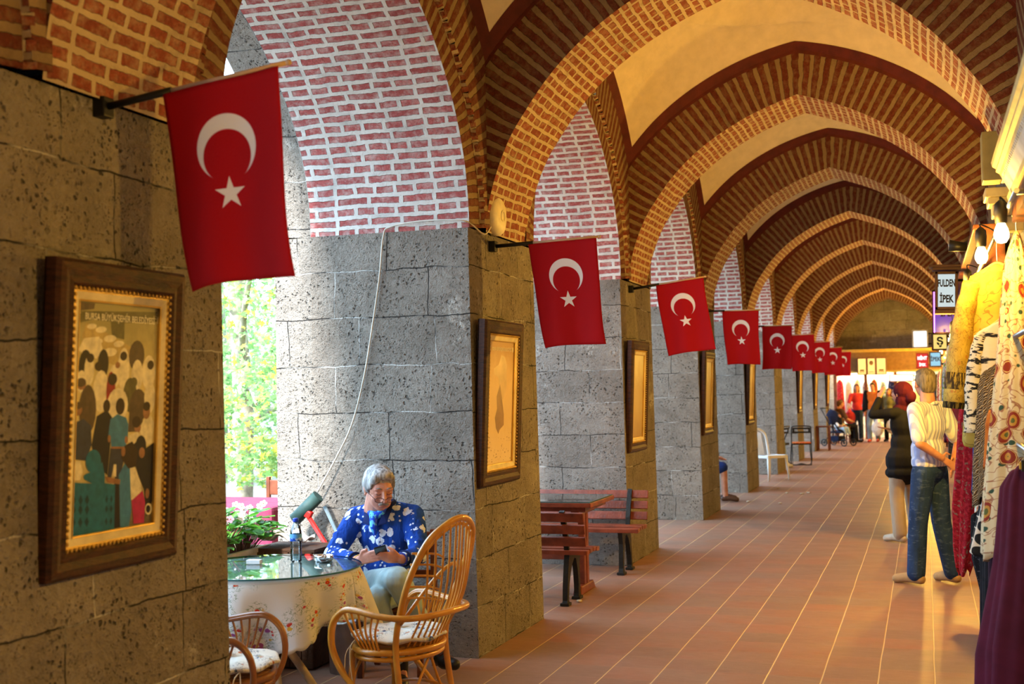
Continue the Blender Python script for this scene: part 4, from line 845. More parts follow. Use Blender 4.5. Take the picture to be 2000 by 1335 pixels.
# --- standing people: joints in the person's own frame (facing +y), scaled to height
def person(label, loc, rz, H=1.75, top=None, legs=None, hairm=None, sk=SKIN, J=None, sleeve='short', shoes=None, hair='short', fem=False, vox=.012, toplen=.0, head=(0, 0), hands=True, shoe_s=1., group=None, hood=None, top_name='shirt', legw=1.):
    t = thing('person', label, 'person', loc, rz, group); s = H/1.75; w = .9 if fem else 1.
    D = dict(head=(0, .02, 1.625), neck=(0, -.01, 1.47), chest=(0, 0, 1.28), waist=(0, .01, 1.08), pelvis=(0, 0, .94), shR=(.185*w, -.01, 1.415), shL=(-.185*w, -.01, 1.415), elR=(.23*w, -.03, 1.13), elL=(-.23*w, -.03, 1.13), wrR=(.24*w, .05, .88), wrL=(-.24*w, .05, .88), hpR=(.09, 0, .90), hpL=(-.09, 0, .90), knR=(.10, .02, .49), knL=(-.10, .02, .49), anR=(.11, -.03, .085), anL=(-.11, -.03, .085), toR=(.13, .14, .035), toL=(-.13, .14, .035))
    D.update(J or {}); D = {k_: Vector(v)*s for k_, v in D.items()}
    HM_ = frame_at(D['head'], head[0], head[1]); b = MB(); head_mb(b, HM_, s, vox < .02)
    b.cap(D['neck'], D['head']+V3(0, -.02, -.06)*s, .058*s, .055*s); b.blob(D['chest'], (.15*w*s, .10*s, .17*s)); b.blob(D['waist'], (.135*w*s, .10*s, .15*s)); b.blob(D['pelvis'], (.155*s, .11*s, .12*s)); b.cap(D['shR'], D['shL'], .055*s); b.cap(D['neck']+V3(0, 0, -.02), D['chest'], .06*s, .11*s)
    for S_ in 'RL':
        b.caps([D['sh'+S_], D['el'+S_], D['wr'+S_]], [.052*s*w, .040*s*w, .028*s*w]); b.caps([D['hp'+S_], D['kn'+S_], D['an'+S_]], [.082*s, .052*s, .036*s]); b.caps([D['an'+S_]+V3(0, -.01, -.03)*s, D['to'+S_]], [.036*s, .026*s])
        d = (D['wr'+S_]-D['el'+S_]).normalized()
        if vox < .015: hand(b, D['wr'+S_], D['wr'+S_]+d*.055*s, d, D.get('th'+S_, V3(0, 1, .1)), .35, s)
        else: b.caps([D['wr'+S_], D['wr'+S_]+d*.11*s], [.028*s, .02*s])
    melt(b, 'body', sk, t, min(vox, .0075) if vox < .015 else vox, 3)
    b = MB(); b.blob(D['chest']+V3(0, 0, .01)*s, (.178*w*s, .125*s, .175*s)); b.blob(D['waist'], (.165*w*s, .128*s, .17*s)); hem = D['pelvis']+V3(0, 0, .03-toplen)*s; b.cap(D['waist'], hem, .13*s, (.15 if toplen else .12)*s); b.blob(hem+V3(0, 0, .02)*s, (.178*s, .135*s, .10*s)); b.blob(D['pelvis']+V3(0, .01, -.05)*s, (.215*s, .175*s, .20*s) if toplen else (.1, .08, .05)); b.blob(hem+V3(0, .01, -.01)*s, (.225*s, .18*s, .10*s) if toplen else (.1, .08, .05)); b.caps([D['shR'], D['chest']+V3(0, 0, .13)*s, D['shL']], [.066*s*w, .085*s, .066*s*w]); b.cap(D['neck']+V3(0, 0, -.05)*s, D['neck']+V3(0, 0, -.02)*s, .075*s, .064*s)
    for S_ in 'RL':
        if sleeve == 'short': e_ = D['sh'+S_].lerp(D['el'+S_], .82); b.cap(D['sh'+S_], e_, .070*s*w, .066*s*w)
        else: b.caps([D['sh'+S_], D['el'+S_], D['wr'+S_].lerp(D['el'+S_], .08)], [.068*s*w, .054*s*w, .042*s*w])
    tp = melt(b, top_name, top, t, vox, 4)
    b = MB(); b.blob(D['pelvis'], (.168*s, .128*s, .12*s))
    for S_ in 'RL': b.caps([D['hp'+S_], D['kn'+S_], D['an'+S_]+V3(0, 0, .01)*s], [.098*s*legw, .078*s*legw, .074*s*legw])
    melt(b, 'trousers', legs, t, vox, 4)
    for S_ in 'RL':
        b = MB(); a_ = D['an'+S_]; to = D['to'+S_]; he = a_+(a_-to)*.22; he.z = to.z; b.caps([V3(he.x, he.y, to.z+.012*s), V3(*((he+to)/2).xy, to.z+.02*s), to], [.040*s*shoe_s, .043*s*shoe_s, .038*s*shoe_s]); b.cap(a_+V3(0, 0, -.02)*s, V3(a_.x, a_.y, to.z+.03*s), .036*s, .04*s)
        sh = melt(b, 'shoe', shoes, t, min(vox, .01), 3)
    if hair == 'short':
        b = MB()
        for p, r in (((0, -.022, .045), (.083, .103, .090)), ((0, -.065, -.01), (.072, .050, .080)), ((.062, -.02, .03), (.024, .05, .05)), ((-.062, -.02, .03), (.024, .05, .05)), ((0, .042, .095), (.06, .045, .03))): b.blob(p, r)
    elif hair == 'long':
        b = MB()
        for p, r in (((0, -.03, .045), (.090, .108, .095)), ((0, -.08, -.04), (.085, .055, .12)), ((.07, -.03, -.04), (.03, .05, .13)), ((-.07, -.03, -.04), (.03, .05, .13)), ((0, -.09, -.16), (.09, .04, .09))): b.blob(p, r)
    elif hair == 'scarf':
        b = MB()
        for p, r in (((0, -.02, .04), (.098, .118, .105)), ((0, -.03, -.07), (.085, .09, .10)), ((0, -.02, -.17), (.11, .10, .07)), ((0, -.13, -.02), (.07, .05, .07))): b.blob(p, r)
        st = len(b.v)
    for i in range(len(b.v)): b.v[i] = tuple(HM_ @ (Vector(b.v[i])*s))
    melt(b, 'headscarf' if hair == 'scarf' else 'hair', hairm, t, min(vox, .01), 3)
    return t, tp, D
def stripe_w(k, o, c):
    x = k.n('ShaderNodeSeparateXYZ', {0: o}).outputs[0]; f = k.math('FRACT', k.math('MULTIPLY', k.math('ADD', x, k.math('MULTIPLY', k.noise(o, 5, 2), .02)), 30)); c = k.mix(k.math('MULTIPLY', k.step(k.math('ABSOLUTE', k.math('SUBTRACT', f, .5)), .26, .16), .75), c, (.28, .36, .66))
    f2 = k.math('FRACT', k.math('MULTIPLY', x, 15)); return k.mix(k.math('MULTIPLY', k.step(f2, .12, .06), .4), c, (.45, .25, .40))
def jean_w(k, o, c): return k.mix(k.math('MULTIPLY', k.step(k.noise(k.scale(o, (1, 1, 3)), 16, 4, .6), .55, .7), .55), c, (.12, .18, .30))
STRIPE = m_cloth('striped_white_blue_shirt', (.72, .74, .84), (.80, .82, .90), .035, 10, wv=stripe_w); JEANS = m_cloth('blue_denim', (.012, .030, .085), (.025, .055, .14), .022, 13, wv=jean_w)
TAN = plain('tan_suede', (.42, .27, .12), .7, bump=.003); GREYH = m_hair('short_grey_hair', (.085, .07, .045), (.24, .20, .13))
# man in the striped shirt: back to us, turned a little left, hands clasped behind him
mm, mt, D = person('grey-haired standing person in striped white and blue shirt and jeans, hands clasped behind the back', (.01, 10.84, 0), math.radians(56), 1.77, STRIPE, JEANS, GREYH, shoes=TAN, vox=.0095, head=(-.55, 0), shoe_s=1.0,
    J=dict(elR=(.27, -.10, 1.14), elL=(-.27, -.10, 1.15), wrR=(.10, -.16, .99), wrL=(-.09, -.17, 1.03), knL=(-.11, .05, .49), anL=(-.14, .06, .085), toL=(-.15, .24, .035), knR=(.11, -.02, .49), anR=(.13, -.10, .085), toR=(.17, .07, .035), thR=(0, 0, 1), thL=(0, 0, 1)))
e = MB(); e.tube([(.06*math.cos(a*PI/10), -.012+.066*math.sin(a*PI/10), 1.475+.012*math.cos(a*PI/10+1.4)) for a in range(20)], .016, 8, closed=True); e.build('collar', [STRIPE], mt)
# woman in the maroon headscarf holding something up
MAR = m_cloth('maroon_headscarf_cloth', (.045, .004, .010), (.075, .006, .018), .02, 14); BLK = m_cloth('black_cloth', (.006, .006, .008), (.012, .012, .014), .016); BEI = m_cloth('beige_trousers', (.42, .33, .23), (.52, .42, .30), .016)
ww, wt, D = person('person in maroon headscarf, black top and beige trousers with one hand raised to the face', (-.235, 13.65, 0), math.radians(38), 1.66, BLK, BEI, MAR, shoes=plain('cream_shoe', (.65, .55, .40), .5), hair='scarf', sleeve='long', fem=True, vox=.012, toplen=.20, head=(.3, .12), legw=1.02,
    J=dict(elL=(-.30, .14, 1.40), wrL=(-.16, .20, 1.58), elR=(.24, .10, 1.17), wrR=(.06, .26, 1.22), toL=(-.15, .16, .035)))
# people far down the arcade
RED = m_cloth('red_top', (.48, .03, .05), (.62, .06, .08)); ORG = m_cloth('orange_top', (.60, .15, .02), (.72, .22, .04)); DRK = m_hair('dark_hair', (.01, .006, .004), (.05, .03, .02)); BRN = m_hair('brown_hair', (.07, .03, .015), (.16, .07, .03)); GRYT = m_cloth('pale_jeans', (.16, .22, .27), (.25, .32, .38)); GRN = m_cloth('green_grey_top', (.14, .15, .07), (.2, .2, .1)); BKS = plain('black_shoe', (.01, .01, .01), .4); ORS = plain('orange_shoe', (.65, .10, .05), .5)
walk = dict(hpR=(.08, .0, .9), knR=(.09, .16, .50), anR=(.09, .10, .10), toR=(.10, .28, .04), knL=(-.09, -.02, .48), anL=(-.09, -.20, .09), toL=(-.09, -.04, .035))
person('person with long brown hair in red top and blue jeans walking towards us', (-1.93, 37.6, 0), PI+.2, 1.66, RED, JEANS, BRN, shoes=plain('brown_shoe', (.12, .05, .02), .5), hair='long', fem=True, vox=.022, J=dict(elR=(.26, .06, 1.15), wrR=(.20, .22, 1.05)))
pp, pt, D = person('person in orange shirt, dark open jacket and grey trousers walking towards us', (-1.45, 36.9, 0), PI-.15, 1.70, ORG, GRYT, DRK, shoes=ORS, vox=.022, J=walk)
b = MB()
for q in (-1, 1): b.cap((q*.175, -.01, 1.38), (q*.15, .02, .98), .075, .075); b.caps([(q*.19, -.01, 1.41), (q*.24, -.03, 1.12), (q*.25, .05, .90)], [.075, .062, .05])
b.blob((0, -.07, 1.2), (.19, .09, .26)); melt(b, 'jacket', BLK, pt, .02, 3)
person('person in green-grey top carrying white shopping bags', (-1.02, 37.2, 0), PI-.3, 1.52, GRN, BLK, BRN, shoes=BKS, fem=True, hair='long', vox=.022)
BAGW = m_cloth('white_plastic_bag', (.62, .60, .56), (.78, .76, .72), .02, 20)
def sack(x, y, z, w, h, m, label, name='shopping_bag'):
    t = thing(name, label, 'bag', (x, y, z)); b = MB(); b.blob((0, 0, -h*.62), (w*.5, w*.32, h*.42)); b.cap((0, 0, -h*.3), (0, 0, -h*.05), w*.28, w*.06); melt(b, 'bag', m, t, .014, 3)
    e = MB(); e.tube([(-w*.15, 0, -h*.12), (-.03, 0, 0), (0, 0, .02), (.03, 0, 0), (w*.15, 0, -h*.12)], .006, 6); e.build('handles', [m], t)
sack(-1.32, 36.6, .72, .36, .52, BAGW, 'white carrier bag left of the walking person in green-grey'); sack(-.90, 36.85, .78, .42, .55, BAGW, 'large white carrier bag right of the walking person in green-grey')
sack(-2.12, 37.3, .98, .34, .46, RED, 'red shoulder bag beside the person in red top', 'shoulder_bag')

# ------------------------------------------------------------------ planter with flowers, tools by the pier
PLB = plain('cream_planter_paint', (.66, .52, .30), .6, bump=.004); SOIL = plain('dark_soil', (.05, .03, .02), .95, bump=.02)
t = thing('planter_box', 'long cream planter box on the dark ledge at the open arch, full of flowers', 'planter', (-3.99, 6.05, .50), math.radians(3))
mb = MB(); l, w, h = 1.62, .24, .22
for sx, sy, sz, cx, cy in ((.02, l, h, w/2, 0), (.02, l, h, -w/2, 0), (w, .02, h, 0, l/2), (w, .02, h, 0, -l/2)): mb.box((cx, cy, h/2), (sx, sy, sz), None, 0, .004)
mb.box((0, 0, .01), (w, l, .02)); mb.box((w/2+.004, 0, h-.01), (.03, l+.02, .03), None, 0, .005); mb.build('box', [PLB], t)
mb = MB(); mb.box((0, 0, h-.05), (w-.02, l-.02, .06)); mb.build('soil', [SOIL], t)
mb = MB(); mb.box((-4.0, 5.85, .25), (.24, 2.5, .5), None, 0, .01); tag(mb.build('ledge', [plain('dark_ledge_wood', (.07, .035, .02), .7, var=.3)]), 'low dark ledge closing the open arch under the planter', 'ledge')
mb = MB(); mb.box((-3.83, 5.75, .045), (.06, 2.3, .09), None, 0, .01); tag(mb.build('kerb_rail', [plain('maroon_rail', (.28, .02, .04), .5)]), 'low maroon rail on the floor behind the round table', 'rail')
def leafm(name, a, b, tr=.4):
    k = NT(name, .4, .4); n = k.noise(k.ob(), 5, 3, .6); c = k.mix(k.step(n, .3, .7), a, b); k.base(c); t_ = k.n('ShaderNodeBsdfTranslucent', {0: c}); mx = k.n('ShaderNodeMixShader', {0: tr, 1: k.b.outputs[0], 2: t_.outputs[0]}); k.t.links.new(mx.outputs[0], k.t.nodes['Material Output'].inputs['Surface']); return k.m
LG = leafm('glossy_green_leaf', (.05, .22, .02), (.16, .42, .05)); PET_ = [leafm('white_petal', (.8, .66, .70), (.85, .8, .82)), leafm('pink_petal', (.75, .25, .35), (.8, .4, .5)), leafm('red_petal', (.62, .02, .02), (.75, .05, .03))]
STEM = plain('brown_stem', (.16, .06, .03), .7)
rl = random.Random(3)
def plant(y, label, cols, n=95, seed=0):
    rr = random.Random(seed); t = thing('flowering_plant', label, 'flowers', (-3.99, y, .66), 0, 'flowering plants in the cream planter'); mb = MB(); ms = MB()
    for i in range(n):
        a = rr.uniform(0, 2*PI); r = rr.uniform(.03, .19); z = .08+rr.uniform(0, .19)*(1-r*2.2)+.04; c = V3(r*math.cos(a)*.9, r*math.sin(a)*1.2, z); s_ = rr.uniform(.036, .056)
        ms.tube([V3(c.x*.2, c.y*.3, 0), V3(c.x*.7, c.y*.7, z*.7), c], .0022, 5)
        d = V3(math.cos(a), math.sin(a), rr.uniform(-.3, .5)).normalized(); up = V3(0, 0, 1)+V3(rr.uniform(-.4, .4), rr.uniform(-.4, .4), 0); sd = d.cross(up).normalized()
        P = [c, c+d*s_*.5+sd*s_*.52, c+d*s_*1.15+sd*s_*.6, c+d*s_*1.8+sd*s_*.28, c+d*s_*2.05-V3(0, 0, .008), c+d*s_*1.8-sd*s_*.28, c+d*s_*1.15-sd*s_*.6, c+d*s_*.5-sd*s_*.52]; mid = c+d*s_*1.1-V3(0, 0, .006)
        for j in range(8): mb.poly([mid, P[j], P[(j+1) % 8]], None, 0, True)
    mb.build('foliage', [LG], t); ms.build('stems', [STEM], t)
    for i in range(24):
        a = rr.uniform(0, 2*PI); r = rr.uniform(.0, .17); c = V3(r*math.cos(a)*.9+.02, r*math.sin(a)*1.2, .24+rr.uniform(-.10, .10)); f = MB(); m = rr.choice(cols); nrm = V3(rr.uniform(.1, .9), rr.uniform(-.9, .0), .5).normalized(); u1 = nrm.orthogonal().normalized(); u2 = nrm.cross(u1)
        for q in range(5):
            th = q*2*PI/5; d = u1*math.cos(th)+u2*math.sin(th); e = u1*math.cos(th+PI/2)+u2*math.sin(th+PI/2); s_ = .021; f.poly([c, c+d*s_*.5+e*s_*.45, c+d*s_+e*s_*.42, c+d*s_*1.2, c+d*s_-e*s_*.42, c+d*s_*.5-e*s_*.45], None, 0)
        f.blob(c+nrm*.003, .004, n=6, m=1); f.build('blossom', [PET_[m], GOLD], t)
plant(5.62, 'flowering plant with red and white blossoms, left in the cream planter', [2, 0, 2, 1], seed=1); plant(6.0, 'flowering plant with pale pink and white blossoms, middle of the cream planter', [0, 1, 0], seed=2); plant(6.38, 'white flowering plant with broad leaves, right in the cream planter', [0, 0, 0, 1], n=120, seed=4); plant(6.68, 'leafy plant with few white blossoms at the right end of the cream planter', [0], n=120, seed=5)
DW = plain('old_brown_wood', (.10, .045, .022), .75, var=.3, bump=.006)
t = thing('wooden_crate', 'old brown wooden crate with a rag on it, between planter and pier', 'crate', (-3.72, 6.88, 0)); mb = MB()
for i in range(5): mb.box((-.16+.08*i, -.165, .36), (.074, .02, .70), None, 0, .004)
mb.build('planks', [DW], t); mb = MB(); mb.box((0, 0, .355), (.40, .30, .69), None, 0, .008); mb.build('crate_body', [DW], t); mb = MB(); mb.box((0, 0, .71), (.43, .35, .02), None, 0, .004); mb.build('lid', [DW], t)
mb = MB()
def rag(u, v): x = (u-.5)*.30; y = (v-.5)*.22; return (x+.02*math.sin(v*9), y+.015*math.sin(u*11), .055+.035*math.exp(-((x+.0)**2+y*y)*60)+.016*math.sin(u*14+v*6)+.012*math.sin(v*19)-.13*max(0, abs(x)-.10))
mb.grid(rag, 26, 20); o = mb.build('cleaning_rag', [m_cloth('beige_rag', (.52, .45, .38), (.66, .60, .52), .01)], None, (-3.78, 6.84, .715)); tag(o, 'crumpled beige rag lying on the wooden crate', 'rag'); md = o.modifiers.new('t', 'SOLIDIFY'); md.thickness = .008
t = thing('squeegee', 'red-handled squeegee with a grey-green roller head leaning on the pier', 'squeegee', (-3.42, 7.02, 0))
mb = MB(); mb.tube([(0.26, .10, .02), (-.36, .10, .90)], .015, 10); mb.build('red_handle', [plain('red_plastic', (.62, .02, .015), .35)], t)
mb = MB(); mb.tube([(-.44, .10, .85), (-.28, .12, 1.00)], .042, 16); mb.build('roller', [plain('green_grey_roller', (.03, .07, .065), .6, var=.3)], t)
mb = MB(); mb.box((-.345, .10, .89), (.06, .04, .05), (0, .5, 0), 0, .01); mb.build('head_socket', [plain('red_plastic', '#fff')], t)
mb = MB(); mb.tube([(.24, .10, .02), (-.28, .20, .93)], .0125, 10); tag(mb.build('metal_pole', [plain('blue_grey_metal', (.30, .38, .42), .35, .5)], None, (-3.40, 6.99, 0)), 'blue-grey metal pole leaning on the pier beside the red handle', 'pole')
t = thing('waste_bucket', 'pale grey plastic bucket with a bag rim under the round table', 'bucket', (-3.31, 6.74, 0)); mb = MB(); mb.lathe([(1e-5, .003), (.105, 0), (.118, .30), (.124, .305), (.124, .315), (.112, .315), (.10, .02), (1e-5, .02)], n=30); mb.build('bucket_body', [plain('pale_grey_plastic', (.50, .47, .50), .5)], t)
mb = MB(); mb.tube([(.123*math.cos(a*PI/12), .123*math.sin(a*PI/12), .305+.008*math.sin(a*2.3)) for a in range(24)], .008, 6, closed=True); mb.build('bag_rim', [BAGW], t)

# ------------------------------------------------------------------ benches and the wooden table
RW_ = plain('red_brown_slats', (.22, .050, .022), .35, var=.25, bump=.003); CI_ = plain('cast_iron', (.02, .018, .014), .5, .4, bump=.004)
def bench(label, loc, rz, L=1.30):
    t = thing('park_bench', label, 'bench', loc, rz, 'benches at the wooden table')
    for i, (y, z, a) in enumerate(((.02, .40, 0), (.12, .405, 0), (.22, .405, 0), (.32, .395, -.06))): mb = MB(); mb.box((0, y, z), (L, .082, .034), (a, 0, 0), 0, .005); mb.build('seat_slat', [RW_], t)
    for i, (y, z) in enumerate(((-.045, .49), (-.07, .585), (-.10, .68))): mb = MB(); mb.box((0, y, z), (L, .026, .072), (.28, 0, 0), 0, .005); mb.build('back_slat', [RW_], t)
    for s_ in (-1, 1):
        x = s_*(L/2-.17); mb = MB()
        P = [(-.12, .72), (-.055, .60), (-.01, .47), (.01, .385), (-.02, .28), (-.05, .15), (-.06, .04), (-.085, 0), (.0, 0), (-.015, .05), (.0, .14), (.045, .24), (.09, .30), (.16, .345), (.20, .33), (.245, .24), (.265, .12), (.265, .05), (.24, 0), (.34, 0), (.315, .06), (.31, .15), (.30, .27), (.33, .36), (.34, .385), (.03, .395), (.02, .48), (-.03, .61), (-.09, .73)]
        mb.prism(P, x-.02, x+.02, 'yz'); mb.box((x, -.04, .012), (.07, .09, .024), None, 0, .006); mb.box((x, .29, .012), (.07, .10, .024), None, 0, .006); mb.build('cast_iron_leg', [CI_], t)
    return t
bench('slatted bench with its back to us at the wooden table, nearer of the two', (-3.17, 9.22, 0), 0, 1.36); bench('slatted bench against the grey pier facing us, behind the wooden table', (-3.12, 11.10, 0), PI, 1.36)
t = thing('wooden_table', 'red-brown wooden table with a glass sheet between the two benches', 'table', (-3.12, 9.87, 0)); mb = MB(); mb.box((0, 0, .735), (1.18, .78, .035), None, 0, .004); mb.box((0, 0, .70), (1.06, .66, .04)); mb.build('tabletop', [RW_], t)
for s_ in (-1, 1):
    for q in (-1, 1): mb = MB(); mb.box((s_*.42, q*.045, .37), (.05, .06, .64), None, 0, .006); mb.build('leg', [RW_], t)
    mb = MB(); mb.box((s_*.42, 0, .035), (.08, .46, .07), None, 0, .012, .8); mb.build('foot_beam', [RW_], t); mb = MB(); mb.box((s_*.42, 0, .665), (.07, .5, .05), None, 0, .008); mb.build('top_beam', [RW_], t)
mb = MB(); mb.box((0, 0, .30), (.80, .04, .09), None, 0, .006); mb.build('stretcher', [RW_], t)
t = thing('glass_tabletop', 'rectangular glass sheet on the red-brown wooden table', 'glass sheet', (-3.12, 9.87, .754)); mb = MB(); mb.poly([(-.58, -.38, .007), (.58, -.38, .007), (.58, .38, .007), (-.58, .38, .007)]); mb.build('glass', [SHEET], t)
mb = MB()
for a, b_ in (((-.58, -.38), (.58, -.38)), ((.58, -.38), (.58, .38)), ((.58, .38), (-.58, .38)), ((-.58, .38), (-.58, -.38))): mb.poly([(*a, 0), (*b_, 0), (*b_, .007), (*a, .007)])
mb.build('glass_edge', [GEDGE], t)
mb = MB(); mb.blob((0, 0, .04), (.09, .06, .04), n=10); mb.blob((.06, 0, .03), (.05, .05, .03), n=8); tag(mb.build('yellow_cloth', [m_cloth('yellow_green_rag', (.35, .35, .03), (.5, .45, .05))], None, (-3.05, 15.75, 0)), 'small yellow-green cloth on the floor at the fourth pier', 'cloth')
# scraps on the floor
for i, (x, y) in enumerate(((-2.06, 19.4), (-1.83, 19.3), (-1.75, 19.5), (-1.98, 17.7), (-2.30, 20.3), (-2.45, 17.9), (-2.4, 25.2), (-2.60, 9.35))):
    mb = MB(); mb.blob((0, 0, .012), (.05 if i in (1, 2, 5) else .025, .03, .010), (0, 0, i), 6); tag(mb.build('litter_scrap', [plain('pale_litter', (.6, .5, .36), .9)], None, (x, y, 0)), ['small pale scrap on the floor, left of the leaf pair', 'larger pale scrap of the pair on the floor', 'right scrap of the pale pair on the floor', 'dark scrap on the floor in front of the pale pair', 'lone pale scrap on the floor beyond the pair', 'flat pale scrap beside the fourth pier', 'far tiny pale scrap near the folding chair', 'tiny scrap on the floor beside the near bench foot'][i], 'litter')

# ------------------------------------------------------------------ plastic chair, folding chairs, sitters
WP = plain('white_plastic', (.74, .76, .76), .4, var=.03)
t = thing('plastic_chair', 'white plastic monobloc chair standing by the fifth pier', 'chair', (-2.66, 22.2, 0), math.radians(-128))
mb = MB()
def seatf(u, v): x = (u-.5)*.46; y = (v-.5)*.44; return (x*(1+.05*v), y, .42-.02*math.cos((u-.5)*PI)+.01)
mb.grid(seatf, 10, 10); mb.box((0, .215, .415), (.47, .02, .05), None, 0, .008); mb.box((-.235, 0, .415), (.02, .44, .05), None, 0, .008); mb.box((.235, 0, .415), (.02, .44, .05), None, 0, .008); so = mb.build('seat', [WP], t)
for sx, sy in ((-1, 1), (1, 1), (-1, -1), (1, -1)): mb = MB(); mb.tube([(sx*.215, sy*.20, .42), (sx*.25, sy*.24, 0)], [.03, .02], 6); mb.build('leg', [WP], t)
mb = MB(); mb.tube(smooth_path([(-.20, -.20, .42), (-.21, -.24, .60), (-.19, -.27, .78), (-.10, -.30, .87), (0, -.305, .885), (.10, -.30, .87), (.19, -.27, .78), (.21, -.24, .60), (.20, -.20, .42)], 5), .022, 8)
for i in range(-3, 4): mb.tube([(i*.034, -.22, .43), (i*.036, -.26, .60), (i*.034, -.295, .85-.01*abs(i))], .0125, 6)
mb.build('backrest', [WP], t)
def folding(label, loc, rz, seatm):
    t = thing('folding_chair', label, 'chair', loc, rz, 'folding chairs by the seventh pier')
    mb = MB(); mb.tube(smooth_path([(-.20, .20, .01), (-.20, .0, .43), (-.195, -.14, .74), (-.17, -.17, .80), (0, -.175, .81), (.17, -.17, .80), (.195, -.14, .74), (.20, 0, .43), (.20, .20, .01), (0, .21, .01)], 4, True), .012, 8, closed=True); mb.build('back_frame', [IRON], t)
    mb = MB(); mb.tube([(-.18, .18, .43), (-.185, 0, .20), (-.19, -.20, .01), (.19, -.20, .01), (.185, 0, .20), (.18, .18, .43)], .011, 8); mb.build('rear_frame', [IRON], t)
    mb = MB(); mb.box((0, -.155, .76), (.35, .012, .035)); mb.box((0, -.14, .68), (.37, .012, .035)); mb.box((-.16, -.147, .72), (.04, .012, .10)); mb.box((.16, -.147, .72), (.04, .012, .10)); mb.build('backrest', [IRON], t)
    mb = MB(); mb.box((0, .02, .435), (.38, .36, .025), None, 0, .01); s_ = mb.build('seat', [IRON], t); mb = MB(); mb.box((0, .02, .458), (.38, .36, .025), None, 0, .011); mb.build('seat_pad', [seatm], s_)
folding('black folding chair with an orange and red patterned seat pad', (-2.50, 26.5, 0), math.radians(8), m_sprig('orange_pad_cloth', (.50, .10, .02), [(.7, .3, .05), (.6, .04, .02), (.7, .6, .4)], 30, .3, (.3, .3, .1), cluster=60))
folding('black folding chair half behind the sixth pier, left of the patterned one', (-2.93, 26.2, 0), math.radians(75), IRON)
# only legs show past the piers: whole sitters, the piers hide the rest
def sitter(label, loc, rz, H, top, legs, hairm, shoes, shorts=False, sk=SKIN):
    J = dict(head=(0, .0, 1.19), neck=(0, -.03, 1.04), chest=(0, -.03, .86), waist=(0, -.03, .66), pelvis=(0, -.02, .50), shR=(.18, -.03, .98), shL=(-.18, -.03, .98), elR=(.22, .08, .74), elL=(-.22, .08, .74), wrR=(.12, .30, .66), wrL=(-.12, .30, .66), hpR=(.09, .02, .48), hpL=(-.09, .02, .48), knR=(.12, .42, .50), knL=(-.12, .42, .50), anR=(.12, .44, .10), anL=(-.12, .42, .10), toR=(.14, .60, .035), toL=(-.14, .58, .035))
    if shorts:
        t, tp, D = person(label, loc, rz, H, top, legs, hairm, J=J, shoes=shoes, vox=.014, sk=sk); tr = [c for c in t.children if c.name.startswith('trousers')][0]; bpy.data.objects.remove(tr); s = H/1.75; b = MB(); b.blob(D['pelvis'], (.168*s, .128*s, .12*s))
        for S_ in 'RL': b.caps([D['hp'+S_], D['hp'+S_].lerp(D['kn'+S_], .95)], [.10*s, .082*s])
        melt(b, 'shorts', legs, t, .012, 4); return t
    return person(label, loc, rz, H, top, legs, hairm, J=J, shoes=shoes, vox=.014)[0]
BLS = m_cloth('blue_shorts_cloth', (.01, .03, .16), (.02, .05, .22)); SAN = plain('brown_sandal', (.10, .05, .03), .5)
sitter('seated person in blue shorts and sandals, only the legs showing past the fourth pier', (-3.22, 18.0, 0), math.radians(-80), 1.7, BLK, BLS, DRK, SAN, True)
sitter('seated person in pale shoes, only a foot showing past the sixth pier', (-3.22, 25.6, 0), math.radians(-80), 1.7, GRN, GRYT, DRK, plain('pale_sneaker', (.75, .72, .55), .6))
for x, y, l in ((-3.24, 18.0, 'plain dark stool under the person in blue shorts'), (-3.24, 25.6, 'plain dark stool under the person in pale shoes')):
    t = thing('stool', l, 'stool', (x, y, 0)); mb = MB(); mb.box((0, 0, .375), (.34, .34, .03), None, 0, .006); mb.build('seat', [WD], t)
    for sx in (-1, 1):
        for sy in (-1, 1): mb = MB(); mb.box((sx*.14, sy*.14, .18), (.03, .03, .36)); mb.build('leg', [WD], t)
# pushchair with a small child, side table and chairs at the far end
t = thing('side_table', 'small dark wooden table beside the pushchair', 'table', (-2.50, 32.4, 0)); mb = MB(); mb.box((0, 0, .60), (.34, .5, .03), None, 0, .005); mb.build('tabletop', [WD], t)
for sx in (-1, 1):
    for sy in (-1, 1): mb = MB(); mb.box((sx*.14, sy*.21, .29), (.04, .04, .59)); mb.build('leg', [WD], t)
NAV = m_cloth('navy_canvas', (.008, .010, .03), (.014, .02, .05))
t = thing('pushchair', 'dark navy pushchair with a small child, beside the left piers', 'pushchair', (-2.28, 34.6, 0), math.radians(60))
for x in (-.22, .22):
    for y in (-.32, .30):
        mb = MB(); mb.tube([(x, y+.085*math.cos(a*PI/8), .10+.085*math.sin(a*PI/8)) for a in range(16)], .016, 7, closed=True); mb.tube([(x-.02, y, .10), (x+.02, y, .10)], .03, 8)
        for a in range(4): mb.tube([(x, y, .10), (x, y+.08*math.cos(a*PI/2), .10+.08*math.sin(a*PI/2))], .006, 5)
        mb.build('wheel', [BLACK], t)
    mb = MB(); mb.tube([(x, -.32, .10), (x, .10, .55), (x, .36, .98), (x*.9, .42, 1.02)], .013, 7); mb.tube([(x, .30, .10), (x, -.05, .50), (x, -.30, .42)], .012, 7); mb.build('frame_side', [IRON], t)
mb = MB(); mb.tube([(-.2, .42, 1.02), (.2, .42, 1.02)], .016, 8); mb.build('handlebar', [BLACK], t)
mb = MB(); mb.grid(lambda u, v: ((u-.5)*.42, -.28+.30*v+.16*max(0, v-.5), .40+.02*v+.62*max(0, v-.45)), 8, 12); mb.box((0, -.05, .38), (.42, .42, .05), None, 0, .02); mb.build('seat', [NAV], t)
